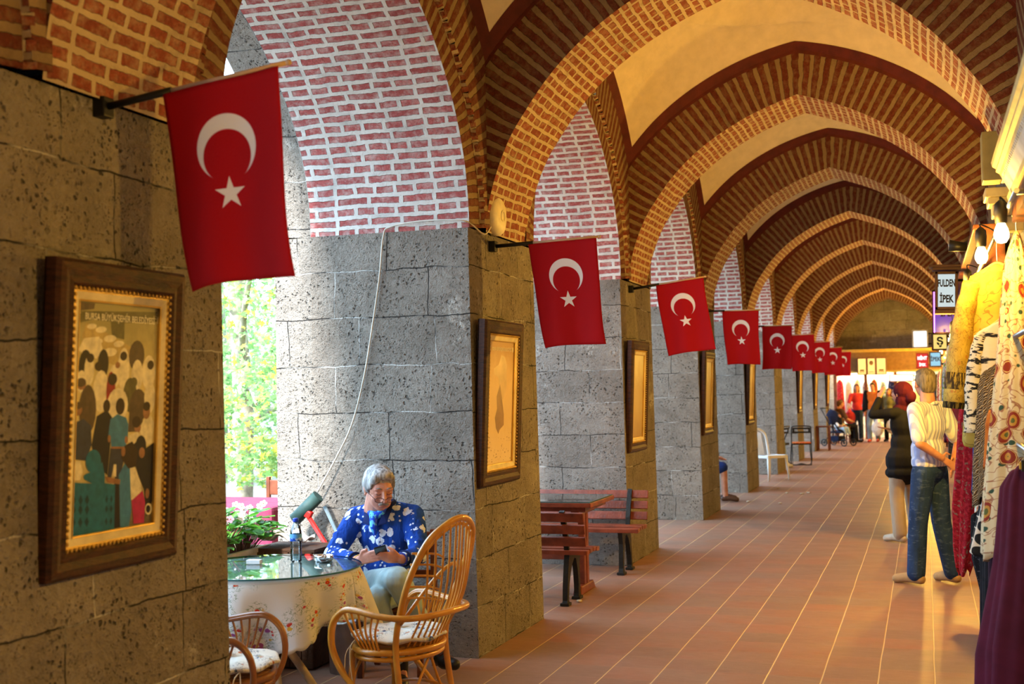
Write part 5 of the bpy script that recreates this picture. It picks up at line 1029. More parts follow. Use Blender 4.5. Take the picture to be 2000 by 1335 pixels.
mb = MB(); mb.grid(lambda u, v: ((u-.5)*.46, .22-.34*math.sin(v*1.7)*math.sin(.3+u*(PI-.6)), .62+.36*math.cos(v*1.7)*(.55+.45*math.sin(u*PI))), 12, 12); o = mb.build('hood', [NAV], t); o.modifiers.new('t', 'SOLIDIFY').thickness = .006
mb = MB(); mb.box((0, .05, .20), (.34, .34, .14), None, 0, .03); mb.build('basket', [NAV], t)
ch = thing('child', 'small child in white sitting in the pushchair', 'person', (-2.28, 34.6, 0), math.radians(60)); b = MB(); b.blob((0, -.02, .78), (.075, .08, .085)); b.cap((0, 0, .70), (0, 0, .62), .04); b.blob((0, 0, .58), (.10, .08, .12)); b.caps([(-.1, 0, .63), (-.13, -.1, .55), (-.09, -.2, .54)], [.035, .03, .022]); b.caps([(.1, 0, .63), (.13, -.1, .55), (.09, -.2, .54)], [.035, .03, .022]); b.caps([(-.05, -.03, .48), (-.08, -.24, .47), (-.08, -.3, .32)], [.055, .042, .03]); b.caps([(.05, -.03, .48), (.08, -.24, .47), (.08, -.3, .32)], [.055, .042, .03]); melt(b, 'body', SKIN, ch, .014, 3)
b = MB(); b.blob((0, 0, .57), (.118, .098, .13)); b.caps([(-.1, 0, .63), (-.13, -.1, .55)], [.045, .04]); b.caps([(.1, 0, .63), (.13, -.1, .55)], [.045, .04]); melt(b, 'shirt', m_cloth('white_cotton', (.72, .72, .72)), ch, .014, 3)
b = MB(); b.caps([(-.05, -.03, .48), (-.08, -.24, .47), (-.08, -.3, .34)], [.065, .052, .038]); b.caps([(.05, -.03, .48), (.08, -.24, .47), (.08, -.3, .34)], [.065, .052, .038]); melt(b, 'trousers', m_cloth('pale_blue_cotton', (.35, .48, .62)), ch, .014, 3)
b = MB(); b.blob((0, .005, .805), (.08, .085, .075)); melt(b, 'hair', BRN, ch, .012, 2)
def plain_chair(label, loc, rz):
    t = thing('dining_chair', label, 'chair', loc, rz, 'chairs at the far end'); mb = MB(); mb.box((0, 0, .45), (.40, .40, .03), None, 0, .01); mb.build('seat', [WD], t)
    for sx in (-1, 1):
        for sy in (-1, 1): mb = MB(); mb.box((sx*.17, sy*.17, .22 if sy > 0 else .44), (.035, .035, .44 if sy > 0 else .88), None, 0, .004); mb.build('leg', [WD], t)
    mb = MB(); mb.box((0, -.17, .78), (.36, .02, .14), None, 0, .008); mb.build('backrest', [WD], t)
plain_chair('dark wooden chair under the seated person in brown, far end', (-2.33, 36.6, 0), math.radians(-60)); plain_chair('empty dark wooden chair right of the seated person, far end', (-2.05, 38.3, 0), math.radians(150))
BRT = m_cloth('brown_top', (.10, .05, .03), (.15, .08, .04)); sitter('seated person in brown top at the far end, left of the red top', (-2.33, 36.6, 0), math.radians(-60), 1.62, BRT, BLK, BRN, BKS)

# ------------------------------------------------------------------ garments and their cloths
def m_paisley():
    k = NT('paisley_cloth', .7, .2); raw = k.uv(); uv = k.warp(k.scale(raw, (1, .72, 1)), 6, .06)
    v = k.n('ShaderNodeTexVoronoi', {'Vector': uv, 'Scale': 12., 'Randomness': .6}); sp = k.n('ShaderNodeSeparateColor', {0: v.outputs['Color']}); d = k.math('ADD', v.outputs['Distance'], k.math('MULTIPLY', k.math('SUBTRACT', k.noise(raw, 30, 2), .5), .10))
    on = k.math('GREATER_THAN', sp.outputs[0], .12)
    c = k.ramp(d, [(0, (.50, .30, .05)), (.08, (.10, .12, .03)), (.14, (.45, .24, .04)), (.22, (.22, .03, .015)), (.34, (.60, .45, .18)), (.365, (.22, .03, .015)), (.39, (.62, .54, .34))]); c.node.color_ramp.interpolation = 'CONSTANT'
    w = k.noise(k.warp(raw, 12, .08), 22, 1, .4); ln = k.math('SUBTRACT', 1, k.step(k.math('ABSOLUTE', k.math('SUBTRACT', w, .5)), .012, .03))
    b = k.mix(k.math('MULTIPLY', ln, .8), (.62, .54, .34), (.24, .06, .03))
    v2 = k.n('ShaderNodeTexVoronoi', {'Vector': raw, 'Scale': 24, 'Randomness': .9}); b = k.mix(k.math('MULTIPLY', k.step(v2.outputs['Distance'], .33, .27), k.math('GREATER_THAN', k.n('ShaderNodeSeparateColor', {0: v2.outputs['Color']}).outputs[1], .5)), b, (.03, .07, .045))
    k.base(k.mix(k.math('MULTIPLY', on, k.step(d, .40, .39)), b, c)); return k.m
def m_two(name, a, b, sc=10, lo=.5, hi=.53, stretch=(1, 1, 1), rough=.75, third=None):
    k = NT(name, rough, .2); uv = k.scale(k.uv(), stretch); n = k.noise(uv, sc, 4, .6); c = k.mix(k.step(n, lo, hi), a, b)
    if third: c = k.mix(k.step(k.noise(uv, sc*.8, 3, .5), .60, .63), c, third)
    k.base(c); k.bump(n, .004); return k.m
def m_dots():
    k = NT('polka_dot_cloth', .6, .2); uv = k.scale(k.uv(), (17, 17, 1)); f = k.n('ShaderNodeVectorMath', {0: uv}, operation='FRACTION').outputs[0]; s_ = k.n('ShaderNodeVectorMath', {0: f, 1: (.5, .5, 0)}, operation='SUBTRACT').outputs[0]; d = k.n('ShaderNodeVectorMath', {0: s_}, operation='LENGTH').outputs[1]; k.base(k.mix(k.step(d, .44, .47), (.008, .008, .01), (.62, .58, .50))); return k.m
def m_knit():
    k = NT('knitted_cloth', .9, .1); uv = k.uv(); w = k.n('ShaderNodeTexWave', {'Vector': k.warp(uv, 20, .03), 'Scale': 45, 'Distortion': 6, 'Detail': 2}, wave_type='BANDS', bands_direction='DIAGONAL').outputs[1]; k.base(k.mix(w, (.08, .055, .04), (.55, .42, .24))); k.bump(w, .012); return k.m
def m_kaftan():
    k = NT('yellow_kaftan_cloth', .6, .25); uv = k.uv(); w = k.noise(k.warp(uv, 10, .1), 13, 2, .5); ln = k.math('SUBTRACT', 1, k.step(k.math('ABSOLUTE', k.math('SUBTRACT', w, .5)), .010, .022)); c = k.mix(k.step(k.noise(uv, 7, 3), .4, .65), (.42, .28, .035), (.55, .40, .07)); c = k.mix(k.math('MULTIPLY', ln, .75), c, (.16, .09, .015))
    v2 = k.n('ShaderNodeTexVoronoi', {'Vector': uv, 'Scale': 15}); c = k.mix(k.math('MULTIPLY', k.step(v2.outputs['Distance'], .30, .26), k.math('GREATER_THAN', k.n('ShaderNodeSeparateColor', {0: v2.outputs['Color']}).outputs[1], .7)), c, (.45, .20, .03)); k.base(c); return k.m
PAIS, POLKA, KNIT, KAFT = m_paisley(), m_dots(), m_knit(), m_kaftan()
MDR = m_two('deep_maroon_cloth', (.065, .006, .022), (.10, .010, .035), 5, .4, .7); MDR2 = m_two('dark_plum_cloth', (.018, .004, .012), (.035, .007, .022), 5, .4, .7)
REDL = m_two('red_lace_cloth', (.32, .006, .014), (.50, .02, .03), 40, .48, .56, third=(.30, .16, .10)); BRUSH = m_two('black_white_brushed_cloth', (.70, .64, .46), (.012, .012, .014), 4.2, .52, .55, (1, 3.2, 1)); ORP = m_two('burnt_orange_cloth', (.50, .16, .02), (.36, .09, .015), 9, .5, .6)
GRP = m_two('grey_white_print_cloth', (.55, .55, .56), (.10, .09, .12), 22, .5, .54, third=(.35, .05, .12)); FLO = m_two('orange_flower_print', (.72, .62, .42), (.62, .12, .03), 34, .5, .53, third=(.02, .015, .015)); LACE = m_two('black_lace_cloth', (.012, .012, .014), (.16, .15, .15), 60, .60, .64); WHT = m_two('white_blouse_cloth', (.72, .70, .66), (.62, .60, .58), 8); PUR = m_two('purple_cloth', (.05, .01, .07), (.09, .02, .12), 8); GRN2 = m_two('green_flower_cloth', (.20, .40, .05), (.7, .68, .6), 18, .45, .5); BLU = m_two('blue_print_cloth', (.02, .04, .18), (.25, .32, .5), 24, .55, .6); BLKC = m_two('plain_black_cloth', (.008, .008, .010), (.014, .013, .016), 8); RST = m_two('rust_cloth', (.32, .07, .02), (.45, .14, .04), 12)
HNG = plain('pale_hanger_wood', (.55, .33, .14), .5); STEEL = plain('steel_hook', (.5, .5, .5), .3, .9)
def garment(name, label, cat, loc, rz, L, prof, mat, depth=.05, folds=7, fa=.10, sleeves=None, shift=0., hem=.03, hook=.12, group='garments hung out along the shops', slm=None, seed=0, hanger=True, cuff=None):
    """prof: half widths from the shoulders down (fractions of L)"""
    t = thing(name, label, cat, loc, rz, group); r = random.Random(seed); p1, p2 = r.uniform(0, 6), r.uniform(0, 6)
    def fn(u, v):
        a = u*2*PI; w = interp(prof, v); q = 1+fa*v*math.sin(folds*a+p1)+fa*.4*math.sin(folds*2.3*a+p2+v*2); dd = depth*(.55+.6*v)
        z = -L*v-.0; ytop = math.cos(a)
        if v < .03: z += (1-abs(ytop))*.0
        z -= .055*(abs(ytop))**1.3*max(0, 1-v*9)*1.0
        return (w*ytop*q+shift*v*v, dd*math.sin(a)*q+.012*math.sin(v*5+p2), z+hem*math.sin(a*3+p1)*v*v)
    mb = MB(); mb.grid(fn, 96, 36, 0, True, lambda u, v: (abs(u-.5)*2.3*max(.3, prof[len(prof)//2][1]*2), v*L)); n = len(mb.v)
    top = [mb.v[i*37] for i in range(96)]; mb.poly(top, None, 0, True); o = mb.build('cloth', [mat], t); o.modifiers.new('t', 'SOLIDIFY').thickness = .003
    if sleeves:
        for s_ in sleeves[0]:
            w0 = prof[0][1]; p0 = V3(s_*w0*.93, 0, -.085); p3 = V3(s_*sleeves[1], sleeves[4] if len(sleeves) > 4 else 0, -sleeves[2]); rr = sleeves[3]
            P = smooth_path([p0, p0.lerp(p3, .4)+V3(s_*.02, 0, 0), p3], 8); rad = [rr*(.85+.3*i/len(P))*(1+.06*math.sin(i*1.9+p1)) for i in range(len(P))]; m2 = MB()
            m2.tube(P, rad, 18, cap=True); so = m2.build('sleeve', [slm or mat], t)
            if cuff: m2 = MB(); m2.tube([P[-5], P[-1]+(P[-1]-P[-2])*.3], [rad[-5]*1.04, rad[-1]*1.06], 18); m2.build('cuff', [cuff], so)
    if hanger:
        m2 = MB(); w0 = prof[0][1]*.9; m2.tube(smooth_path([(-w0, 0, -.06), (-w0*.5, 0, -.02), (0, 0, .012), (w0*.5, 0, -.02), (w0, 0, -.06)], 4), .008, 7); h_ = m2.build('hanger', [HNG], t)
        m2 = MB(); m2.tube(smooth_path([(0, 0, .01), (0, 0, hook-.03), (.018, 0, hook-.005), (.0, 0, hook+.012), (-.018, 0, hook-.003)], 4), .003, 6); m2.build('hook', [STEEL], h_)
    return t
# green posts and rails
GRNP = plain('dark_green_post_paint', (.035, .10, .06), .5, bump=.003)
t = thing('clothes_rack', 'green posts with steel rails carrying the clothes on the right', 'clothes rack', (.50, 7.6, 0))
for y in (-2.05, 1.9): mb = MB(); mb.box((.03, y, 1.235), (.05, .05, 2.47), None, 0, .006); mb.build('post', [GRNP], t)
for z, x in ((2.44, -.12), (1.86, -.10), (1.36, -.10)):
    mb = MB(); mb.tube([(x, -2.1, z), (x, 1.95, z)], .012, 8); mb.build('rail', [STEEL], t)
    for y in (-2.05, 1.9): mb = MB(); mb.tube([(x, y, z), (.04, y, z)], .012, 8); mb.build('rail_arm', [STEEL], t)
rz = math.radians(-6)
garment('robe', 'long cream robe with brown and red paisley pattern, nearest at the right', 'robe', (.425, 6.25, 2.34), rz, 1.50, [(0, .03), (.06, .05), (.2, .075), (.4, .105), (.65, .15), (.85, .18), (1, .19)], PAIS, .07, 7, .10, hook=.09, seed=1)
garment('kaftan', 'yellow patterned kaftan with hanging sleeves and dark cuffs, under the second bulb', 'kaftan', (.385, 7.15, 2.28), rz, .95, [(0, .135), (.1, .15), (.5, .155), (1, .20)], KAFT, .06, 6, .06, ([-1, 1], .235, .76, .06), hook=.145, seed=2, cuff=m_two('dark_gold_cuff_cloth', (.03, .02, .01), (.30, .22, .04), 30, .5, .56))
garment('tunic', 'white tunic with black brush strokes, between the kaftan and the paisley robe', 'tunic', (.40, 6.85, 1.97), rz, .62, [(0, .12), (.15, .15), (1, .17)], BRUSH, .06, 5, .05, ([-1], .165, .58, .05), hook=-.0, seed=3, hanger=True)
garment('shawl', 'brown and cream knitted shawl hanging below the brush-stroke tunic', 'shawl', (.385, 6.62, 1.76), rz, .70, [(0, .10), (.2, .13), (.7, .135), (1, .12)], KNIT, .06, 8, .10, shift=-.05, hook=.09, seed=4)
garment('blouse', 'burnt orange blouse between the shawl and the paisley robe', 'blouse', (.37, 6.42, 1.55), rz, .34, [(0, .07), (.3, .10), (1, .11)], ORP, .05, 5, .06, hook=.30, seed=5)
garment('skirt', 'black skirt with large pale dots, below the burnt orange blouse', 'skirt', (.365, 6.60, 1.27), rz, .46, [(0, .08), (.3, .11), (1, .15)], POLKA, .06, 6, .10, shift=-.03, hook=.08, seed=6)
garment('dress', 'long deep maroon dress nearest at the lower right', 'dress', (.42, 5.98, 1.30), rz, 1.13, [(0, .07), (.1, .11), (.4, .14), (.75, .20), (1, .20)], MDR, .075, 6, .12, shift=-.03, hem=.05, hook=.045, seed=7)
garment('dress', 'dark plum dress behind the maroon one, almost touching the floor', 'dress', (.40, 6.36, 1.28), rz, 1.20, [(0, .08), (.2, .13), (1, .16)], MDR2, .06, 7, .12, hem=.03, hook=.07, seed=8)
garment('dress', 'long plain black dress between the dotted skirt and the red scarf', 'dress', (.36, 7.3, 1.33), rz, 1.12, [(0, .06), (.3, .09), (1, .11)], BLKC, .05, 6, .08, hook=.02, seed=9)
garment('scarf', 'long red lace scarf hanging nearest the standing couple', 'scarf', (.30, 8.75, 1.82), rz, 1.42, [(0, .05), (.3, .085), (.7, .10), (.9, .07), (1, .04)], REDL, .03, 5, .18, shift=-.10, hook=.04, seed=10)
garment('blouse', 'grey and white printed blouse behind the red lace scarf', 'blouse', (.36, 8.60, 1.80), rz, .55, [(0, .08), (.3, .10), (1, .11)], GRP, .05, 5, .05, hook=.05, seed=11)
garment('shirt', 'dark blue printed shirt under the grey and white blouse', 'shirt', (.36, 8.45, 1.30), rz, .36, [(0, .08), (1, .10)], BLU, .05, 5, .05, hook=.05, seed=12)
garment('blouse', 'white blouse with green flowers beside the red scarf', 'blouse', (.34, 8.2, 1.16), rz, .35, [(0, .06), (1, .08)], GRN2, .04, 5, .05, hook=.2, seed=13)
garment('blouse', 'cream blouse with orange flower print low beside the red scarf', 'blouse', (.34, 8.05, .98), rz, .33, [(0, .06), (1, .085)], FLO, .04, 5, .06, hook=.37, seed=14)
garment('scarf', 'black lace scarf hanging lowest beside the red scarf', 'scarf', (.31, 7.85, .92), rz, .62, [(0, .07), (.5, .09), (1, .06)], LACE, .03, 6, .15, shift=.06, hook=.43, seed=15)
garment('dress', 'purple dress between the black dress and the lace scarf', 'dress', (.37, 7.62, 1.20), rz, .80, [(0, .05), (.3, .08), (1, .09)], PUR, .05, 6, .08, hook=.15, seed=16)
garment('robe', 'rust red robe right behind the paisley robe, under the nearest bulb', 'robe', (.50, 6.45, 2.30), rz, 1.2, [(0, .05), (.2, .10), (1, .14)], RST, .05, 6, .08, hook=.13, seed=17)
t = thing('trouser_hanger', 'yellow bar hanger clipped over the maroon dress', 'hanger', (.44, 5.82, 1.285)); mb = MB(); mb.box((0, 0, 0), (.13, .02, .032), None, 0, .004); mb.build('bar', [plain('yellow_plastic', (.60, .36, .03), .4)], t); mb = MB(); mb.box((-.05, -.004, .0), (.014, .03, .05), None, 0, .003); mb.build('clip', [BLACK], t); mb = MB(); mb.tube([(0, .0, .01), (0, .0, .075), (-.02, .01, .085)], .003, 6); mb.build('hook', [STEEL], t)
# the garments beyond the couple
far = [('scarf', 'maroon scarf hanging beyond the striped shirt', MDR, 14.6, 1.98, .75, .30), ('blouse', 'white blouse beyond the striped shirt', WHT, 15.6, 2.15, .6, .36), ('dress', 'black printed dress beyond the maroon scarf', LACE, 15.0, 1.80, 1.0, .42), ('dress', 'red dress beyond the couple', REDL, 16.2, 1.95, 1.0, .44), ('blouse', 'orange flowered blouse beyond the couple', FLO, 17.0, 2.05, .6, .34), ('dress', 'plum dress farther along the shops', MDR, 18.2, 1.95, 1.1, .40), ('blouse', 'green flowered blouse farther along the shops', GRN2, 19.4, 2.0, .6, .36), ('dress', 'blue printed dress farther along the shops', BLU, 21, 1.95, 1.1, .42), ('robe', 'yellow robe farther along the shops', KAFT, 23, 1.98, 1.1, .42), ('dress', 'grey printed dress farther along the shops', GRP, 25.5, 1.95, 1.1, .42), ('dress', 'red dress far along the shops', REDL, 28, 1.95, 1.1, .42), ('robe', 'paisley robe far along the shops', PAIS, 31, 1.95, 1.1, .42), ('dress', 'black dress far along the shops', BLKC, 34.7, 1.95, 1.1, .42)]
for i, (n_, l_, m_, y_, z_, L__, x_) in enumerate(far): garment(n_, l_, 'clothes', (.38, y_, z_), rz, L__, [(0, .10), (.2, .13), (1, .15)], m_, .06, 6, .08, hook=2.2-z_, seed=20+i)
t = thing('clothes_rail', 'long steel rail carrying the clothes farther along the shops', 'clothes rail', (.38, 24, 2.2)); mb = MB(); mb.tube([(0, -10, 0), (0, 11, 0)], .012, 8); mb.build('rail', [STEEL], t)
for y in (-10, -5, 0, 5, 11): mb = MB(); mb.tube([(0, y, 0), (.21, y, 0)], .012, 8); mb.build('bracket', [STEEL], t)

# ------------------------------------------------------------------ shop fronts: fascias, cornice, pilasters
WHP = plain('white_fascia_paint', (.50, .53, .56), .5, bump=.002); YTR = plain('yellow_moulding_paint', (.62, .50, .22), .45); OLV = plain('olive_box_paint', (.30, .25, .10), .6); SHW = plain('shop_brown_wood', (.16, .055, .028), .45, var=.3, bump=.003)
t = thing('shop_fascia', 'white fascia board with dentils and yellow mouldings at the upper right', 'fascia', (.40, 3.6, 2.56)); y0, y1 = -3.4, 2.68
def molding(mb, prof, m=0):
    for (a, b_), (c, d) in zip(prof, prof[1:]): mb.poly([(a, y0, b_), (a, y1, b_), (c, y1, d), (c, y0, d)], None, m)
    mb.poly([(x, y1, z) for x, z in prof]+[(.2, y1, prof[-1][1]), (.2, y1, prof[0][1])], None, m)
mb = MB(); molding(mb, [(-.06, .135), (-.075, .13), (-.07, .11), (-.055, .10), (-.055, .085), (-.04, .075), (-.03, .055)]); mb.build('upper_moulding', [YTR], t)
mb = MB(); molding(mb, [(-.03, .055), (.015, -.03)]); mb.build('panel', [WHP], t)
for y_, nm in ((0, 'dentils'), (1, 'dentils')):
    mb = MB()
    for i in range(120): yy = y0+.025+i*.05; mb.box((-.027+.04*y_, yy, .052-.075*y_), (.012, .024, .014), (0, -.5, 0))
    mb.build(nm, [WHP], t)
mb = MB(); molding(mb, [(.012, -.025), (-.01, -.035), (-.005, -.055), (.015, -.06), (.02, -.085)]); mb.build('lower_moulding', [YTR], t)
mb = MB(); mb.box((.10, (y0+y1)/2, -.02), (.18, y1-y0-.01, .28)); mb.build('backing_board', [SHW], t)
t = thing('shop_fascia', 'brown wooden fascia running behind the bulbs along the shops', 'fascia', (.50, 20, 2.62)); mb = MB(); mb.box((0, 4.7, 0), (.15, 30.2, .30), None, 0, .01); mb.build('board', [SHW], t); mb = MB(); mb.box((-.05, 4.7, .16), (.18, 30.2, .04), None, 0, .008); mb.box((-.03, 4.7, -.15), (.13, 30.2, .03), None, 0, .006); mb.build('moulding', [SHW], t)
for i, y in enumerate((9.9, 13.9, 18, 22, 26, 30, 34, 38)):
    mb = MB(); mb.box((0, 0, 1.24), (.13, .30, 2.46), None, 0, .01); mb.box((-.01, 0, .12), (.16, .36, .24), None, 0, .01); mb.box((-.01, 0, 2.36), (.16, .36, .16), None, 0, .01); tag(mb.build('pilaster', [SHW], None, (.53, y, 0)), ['brown pilaster just past the nearest clothes rack', 'brown pilaster beside the lit two-line sign', 'third brown pilaster between shops', 'fourth brown pilaster between shops', 'fifth brown pilaster between shops', 'sixth brown pilaster between shops', 'seventh brown pilaster between shops', 'last brown pilaster at the far shops'][i], 'pilaster', 'shop pilasters')
t = thing('electric_box', 'olive electric box with a white conduit on the upper right wall', 'electric box', (.44, 8.1, 3.02)); mb = MB(); mb.box((-.02, 0, 0), (.11, .2, .30), None, 0, .008); mb.build('box', [OLV], t); mb = MB(); mb.box((.06, -.02, .02), (.05, .16, .34), None, 0, .006); mb.build('conduit', [WHP], t)
t = thing('capital_block', 'cream moulded capital block glowing behind the nearest bulb', 'capital', (.44, 6.95, 2.56)); mb = MB()
for w, z, h in ((.24, .07, .05), (.21, .03, .04), (.17, -.02, .06), (.13, -.09, .08)): mb.box((0, 0, z), (w, w, h), None, 0, .008)
mb.build('block', [plain('cream_capital_paint', (.42, .35, .20), .5)], t)
t = thing('spotlight', 'black spotlight on a bracket above the lit shop sign', 'spotlight', (.42, 11.0, 2.80)); mb = MB(); mb.tube([(-.20, 0, 0), (-.06, 0, -.02)], [.05, .035], 14); mb.build('lamp_body', [BLACK], t); mb = MB(); mb.tube([(-.10, 0, 0), (.02, 0, .06), (.14, 0, .05)], .010, 8); mb.build('bracket', [IRON], t)
mb = MB(); mb.tube([(-.206, 0, 0), (-.20, 0, 0)], .042, 14); mb.build('reflector', [STEEL], t)

# ------------------------------------------------------------------ projecting lit signs
def sign(name, label, x0, x1, z0, z1, y, frame, face, parts, rot=0., dpt=.10):
    t = thing(name, label, 'sign', ((x0+x1)/2, y, (z0+z1)/2)); w, h = x1-x0, z1-z0; t.rotation_euler = (0, rot, 0)
    mb = MB(); b_ = .014
    for cx, cz, sx, sz in ((0, h/2, w+2*b_, b_*2), (0, -h/2, w+2*b_, b_*2), (-w/2, 0, b_*2, h+2*b_), (w/2, 0, b_*2, h+2*b_)): mb.box((cx, 0, cz), (sx, dpt, sz), None, 0, .004)
    mb.build('sign_frame', [frame], t); mb = MB(); mb.box((0, 0, 0), (w, dpt*.8, h)); mb.build('lit_face', [face], t)
    mb = MB(); mb.tube([(w/2, 0, h*.3), (.575-(x0+x1)/2, 0, h*.3)], .012, 8); mb.tube([(w/2, 0, -h*.3), (.575-(x0+x1)/2, 0, -h*.3)], .012, 8); mb.build('arm', [IRON], t)
    for (txt, tx, tz, sz, m, sx) in parts: text_mesh('lettering', txt, sz, m, t, (tx, -dpt*.42, tz), (PI/2, 0, 0), ext=.002, bold=.004*sz/.1, sx=sx)
    return t, w, h
INK = plain('black_sign_ink', (.006, .006, .006), .6); WINK = glow('white_sign_ink', (1, .95, .9), 2.2); FRW = plain('sign_brown_frame', (.075, .030, .018), .5)
tt, w, h = sign('shop_sign', 'white lit shop sign in a brown box with two lines of black slab letters', .128, .315, 2.385, 2.735, 13, FRW, glow('pale_lit_face', (.72, .86, .88), 1.05), [('FULDEN', 0, .07, .096, INK, .47), ('İPEK', 0, -.085, .10, INK, .60)], .03, .16)
mb = MB(); mb.box((0, 0, .215), (.27, .22, .03), None, 0, .006); mb.box((0, 0, .24), (.33, .28, .025), None, 0, .006); mb.box((0, 0, -.21), (.22, .18, .04), None, 0, .006); mb.build('cornice', [FRW], tt)
tt, w, h = sign('shop_sign', 'purple lit shop sign edged with small violet lamps, under the white one', .12, .42, 2.29, 2.84, 17, FRW, glow('purple_lit_face', (.20, .055, .62), .9), [('İPEK', .03, -.02, .11, INK, .8)], .02)
mb = MB()
for i in range(34): mb.blob((-w/2+.012, -.052, -h/2+.02+i*(h-.04)/33), .0085, n=6)
mb.build('lamp_strip', [glow('violet_lamps', (.55, .12, 1), 9)], tt)
sign('shop_sign', 'blank white lit sign farthest left of the projecting signs', -.20, .055, 2.31, 2.62, 24, plain('pale_sign_frame', (.5, .5, .5), .4), glow('white_lit_face', (1, .98, .95), 2.2), [])
sign('shop_sign', 'yellow lit sign below the purple one', .12, .34, 2.17, 2.42, 20.5, FRW, glow('yellow_lit_face', (.90, .66, .18), 1.4), [('Ş', 0, 0, .16, INK, 1)])
sign('shop_sign', 'red lit sign with white letters above the heads of the couple', -.17, .06, 1.98, 2.29, 28, plain('red_sign_frame', (.4, .01, .02), .4), glow('red_lit_face', (.75, .02, .03), 1.3), [('MİNT', 0, .05, .10, WINK, .75), ('İPEK', 0, -.09, .08, WINK, .8)])
sign('shop_sign', 'light blue lit sign right of the red one', .10, .32, 2.0, 2.30, 27.6, FRW, glow('blue_lit_face', (.30, .62, .80), 1.4), [('İPEK', 0, 0, .12, plain('blue_ink', (.02, .08, .3), .5), .8)])

# ------------------------------------------------------------------ the far end: stone wall and lit shop
mb = MB(); mb.box((-1.6, 41.2, 2.8), (5.2, .4, 5.6)); struct('wall_end', mb, [STONE]).name = 'wall_front.021'
YS = 39.0; ENDP = plain('brown_plaster_beam', (.20, .11, .045), .7)
mb = MB(); mb.box((-1.05, YS, 2.32), (3.25, .20, .62), None, 0, .01); struct('trim_3', mb, [ENDP])
mb = MB(); mb.box((-1.05, YS-.08, 2.66), (3.3, .30, .09), None, 0, .01); struct('trim_3', mb, [plain('ochre_ledge', (.42, .27, .06), .6)]); mb = MB(); mb.box((-1.05, YS-.12, 2.03), (3.25, .1, .06)); struct('trim_3', mb, [OLV])
mb = MB(); mb.box((-1.05, YS+1.0, 2.64), (3.25, 2.0, .04)); struct('ceiling_shop', mb, [CREAM]).name = 'ceiling.021'
SHI = plain('shop_white_wall', (.80, .72, .55), .6)
mb = MB(); mb.box((-1.05, YS+1.1, 1.3), (3.25, .04, 2.6)); struct('wall_back', mb, [SHI])
for x in (-2.62, -1.72, -.86, .02, .50): mb = MB(); mb.box((x, YS, 1.0), (.09, .16, 2.0), None, 0, .008); struct('trim_4', mb, [SHW])
for x in (-2.1, -1.3, -.4):
    t = thing('ceiling_light', 'bright white ceiling lamp inside the far shop', 'lamp', (x, YS+.5, 2.58), 0, 'lamps inside the far shop'); t['label'] = {-2.1: 'bright ceiling lamp in the left bay of the far shop', -1.3: 'bright ceiling lamp over the middle of the far shop', -.4: 'bright ceiling lamp in the right bay of the far shop'}[x]
    mb = MB(); mb.box((0, 0, 0), (.6, .16, .05), None, 0, .01); mb.build('diffuser', [glow('white_tube_light', (1, .86, .60), 14)], t)
    ld = bpy.data.lights.new('shop_light', 'AREA'); ld.energy = 130; ld.color = (1, .80, .48); ld.shape = 'RECTANGLE'; ld.size = .6; ld.size_y = .2; l = bpy.data.objects.new('shop_light', ld); COL.objects.link(l); l.parent = t; l.location = (0, 0, -.04)
ends = [REDL, WHT, FLO, GRP, RST, GRN2, BLU, KAFT, PAIS, WHT, REDL, BLU]
for i, m_ in enumerate(ends):
    x = -2.50+i*.252; garment('dress', ['red dress at the left edge of the far shop', 'white blouse second from the left in the far shop', 'orange flowered dress in the left bay of the far shop', 'grey printed dress right of the orange flowered one in the far shop', 'rust dress beside the first post of the far shop', 'green flowered dress in the middle bay of the far shop', 'blue printed dress in the middle bay of the far shop', 'yellow dress in the middle bay of the far shop', 'paisley dress right of the yellow one in the far shop', 'white dress in the right bay of the far shop', 'red dress in the right bay of the far shop', 'blue dress at the right edge of the far shop'][i], 'clothes', (x, YS+.30+.12*(i % 3), 1.80-.05*(i % 2)), 0, 1.05+.1*(i % 3), [(0, .07), (.2, .10), (1, .13)], m_, .06, 6, .08, hook=1.98-1.80+.05*(i % 2), seed=50+i, group='clothes in the far shop')
t = thing('clothes_rail', 'steel rail across the far shop carrying the clothes', 'clothes rail', (-1.05, YS+.42, 1.98)); mb = MB(); mb.tube([(-1.6, 0, 0), (1.6, 0, 0)], .014, 8); mb.tube([(-1.6, -.12, 0), (1.6, -.12, 0)], .014, 8); mb.tube([(-1.6, .12, 0), (1.6, .12, 0)], .014, 8); mb.build('rail', [STEEL], t)
for x0, x1, lab in ((-1.93, -1.68, 'left yellow lit panel of the three over the far shop'), (-1.65, -1.42, 'middle yellow lit panel with a dark medallion over the far shop'), (-1.39, -1.11, 'right yellow lit panel of the three over the far shop')):
    t = thing('light_box', lab, 'light box', ((x0+x1)/2, YS-.20, 2.19), 0, 'lit panels over the far shop'); w = x1-x0; mb = MB(); mb.box((0, 0, 0), (w+.03, .12, .52), None, 0, .006); mb.build('box_frame', [SHW], t); mb = MB(); mb.box((0, -.064, 0), (w-.03, .01, .46)); mb.build('lit_face', [glow('yellow_lit_panel', (1, .66, .18), 1.9)], t)
    mb = MB(); mb.blob((0, -.072, .10), (.06, .004, .07)) if 'middle' in lab else mb.box((0, -.072, -.12), (w*.5, .004, .05)); mb.box((0, -.072, -.17), (w*.6, .004, .02)); mb.build('printed_figure', [plain('brown_panel_ink', (.20, .10, .03), .6)], t)
tt, w, h = sign('shop_sign', 'white lit panel at the right over the far shop doorway', -1.02, -.34, 1.72, 1.92, YS-.14, SHW, glow('white_lit_face', '#fff'), [])

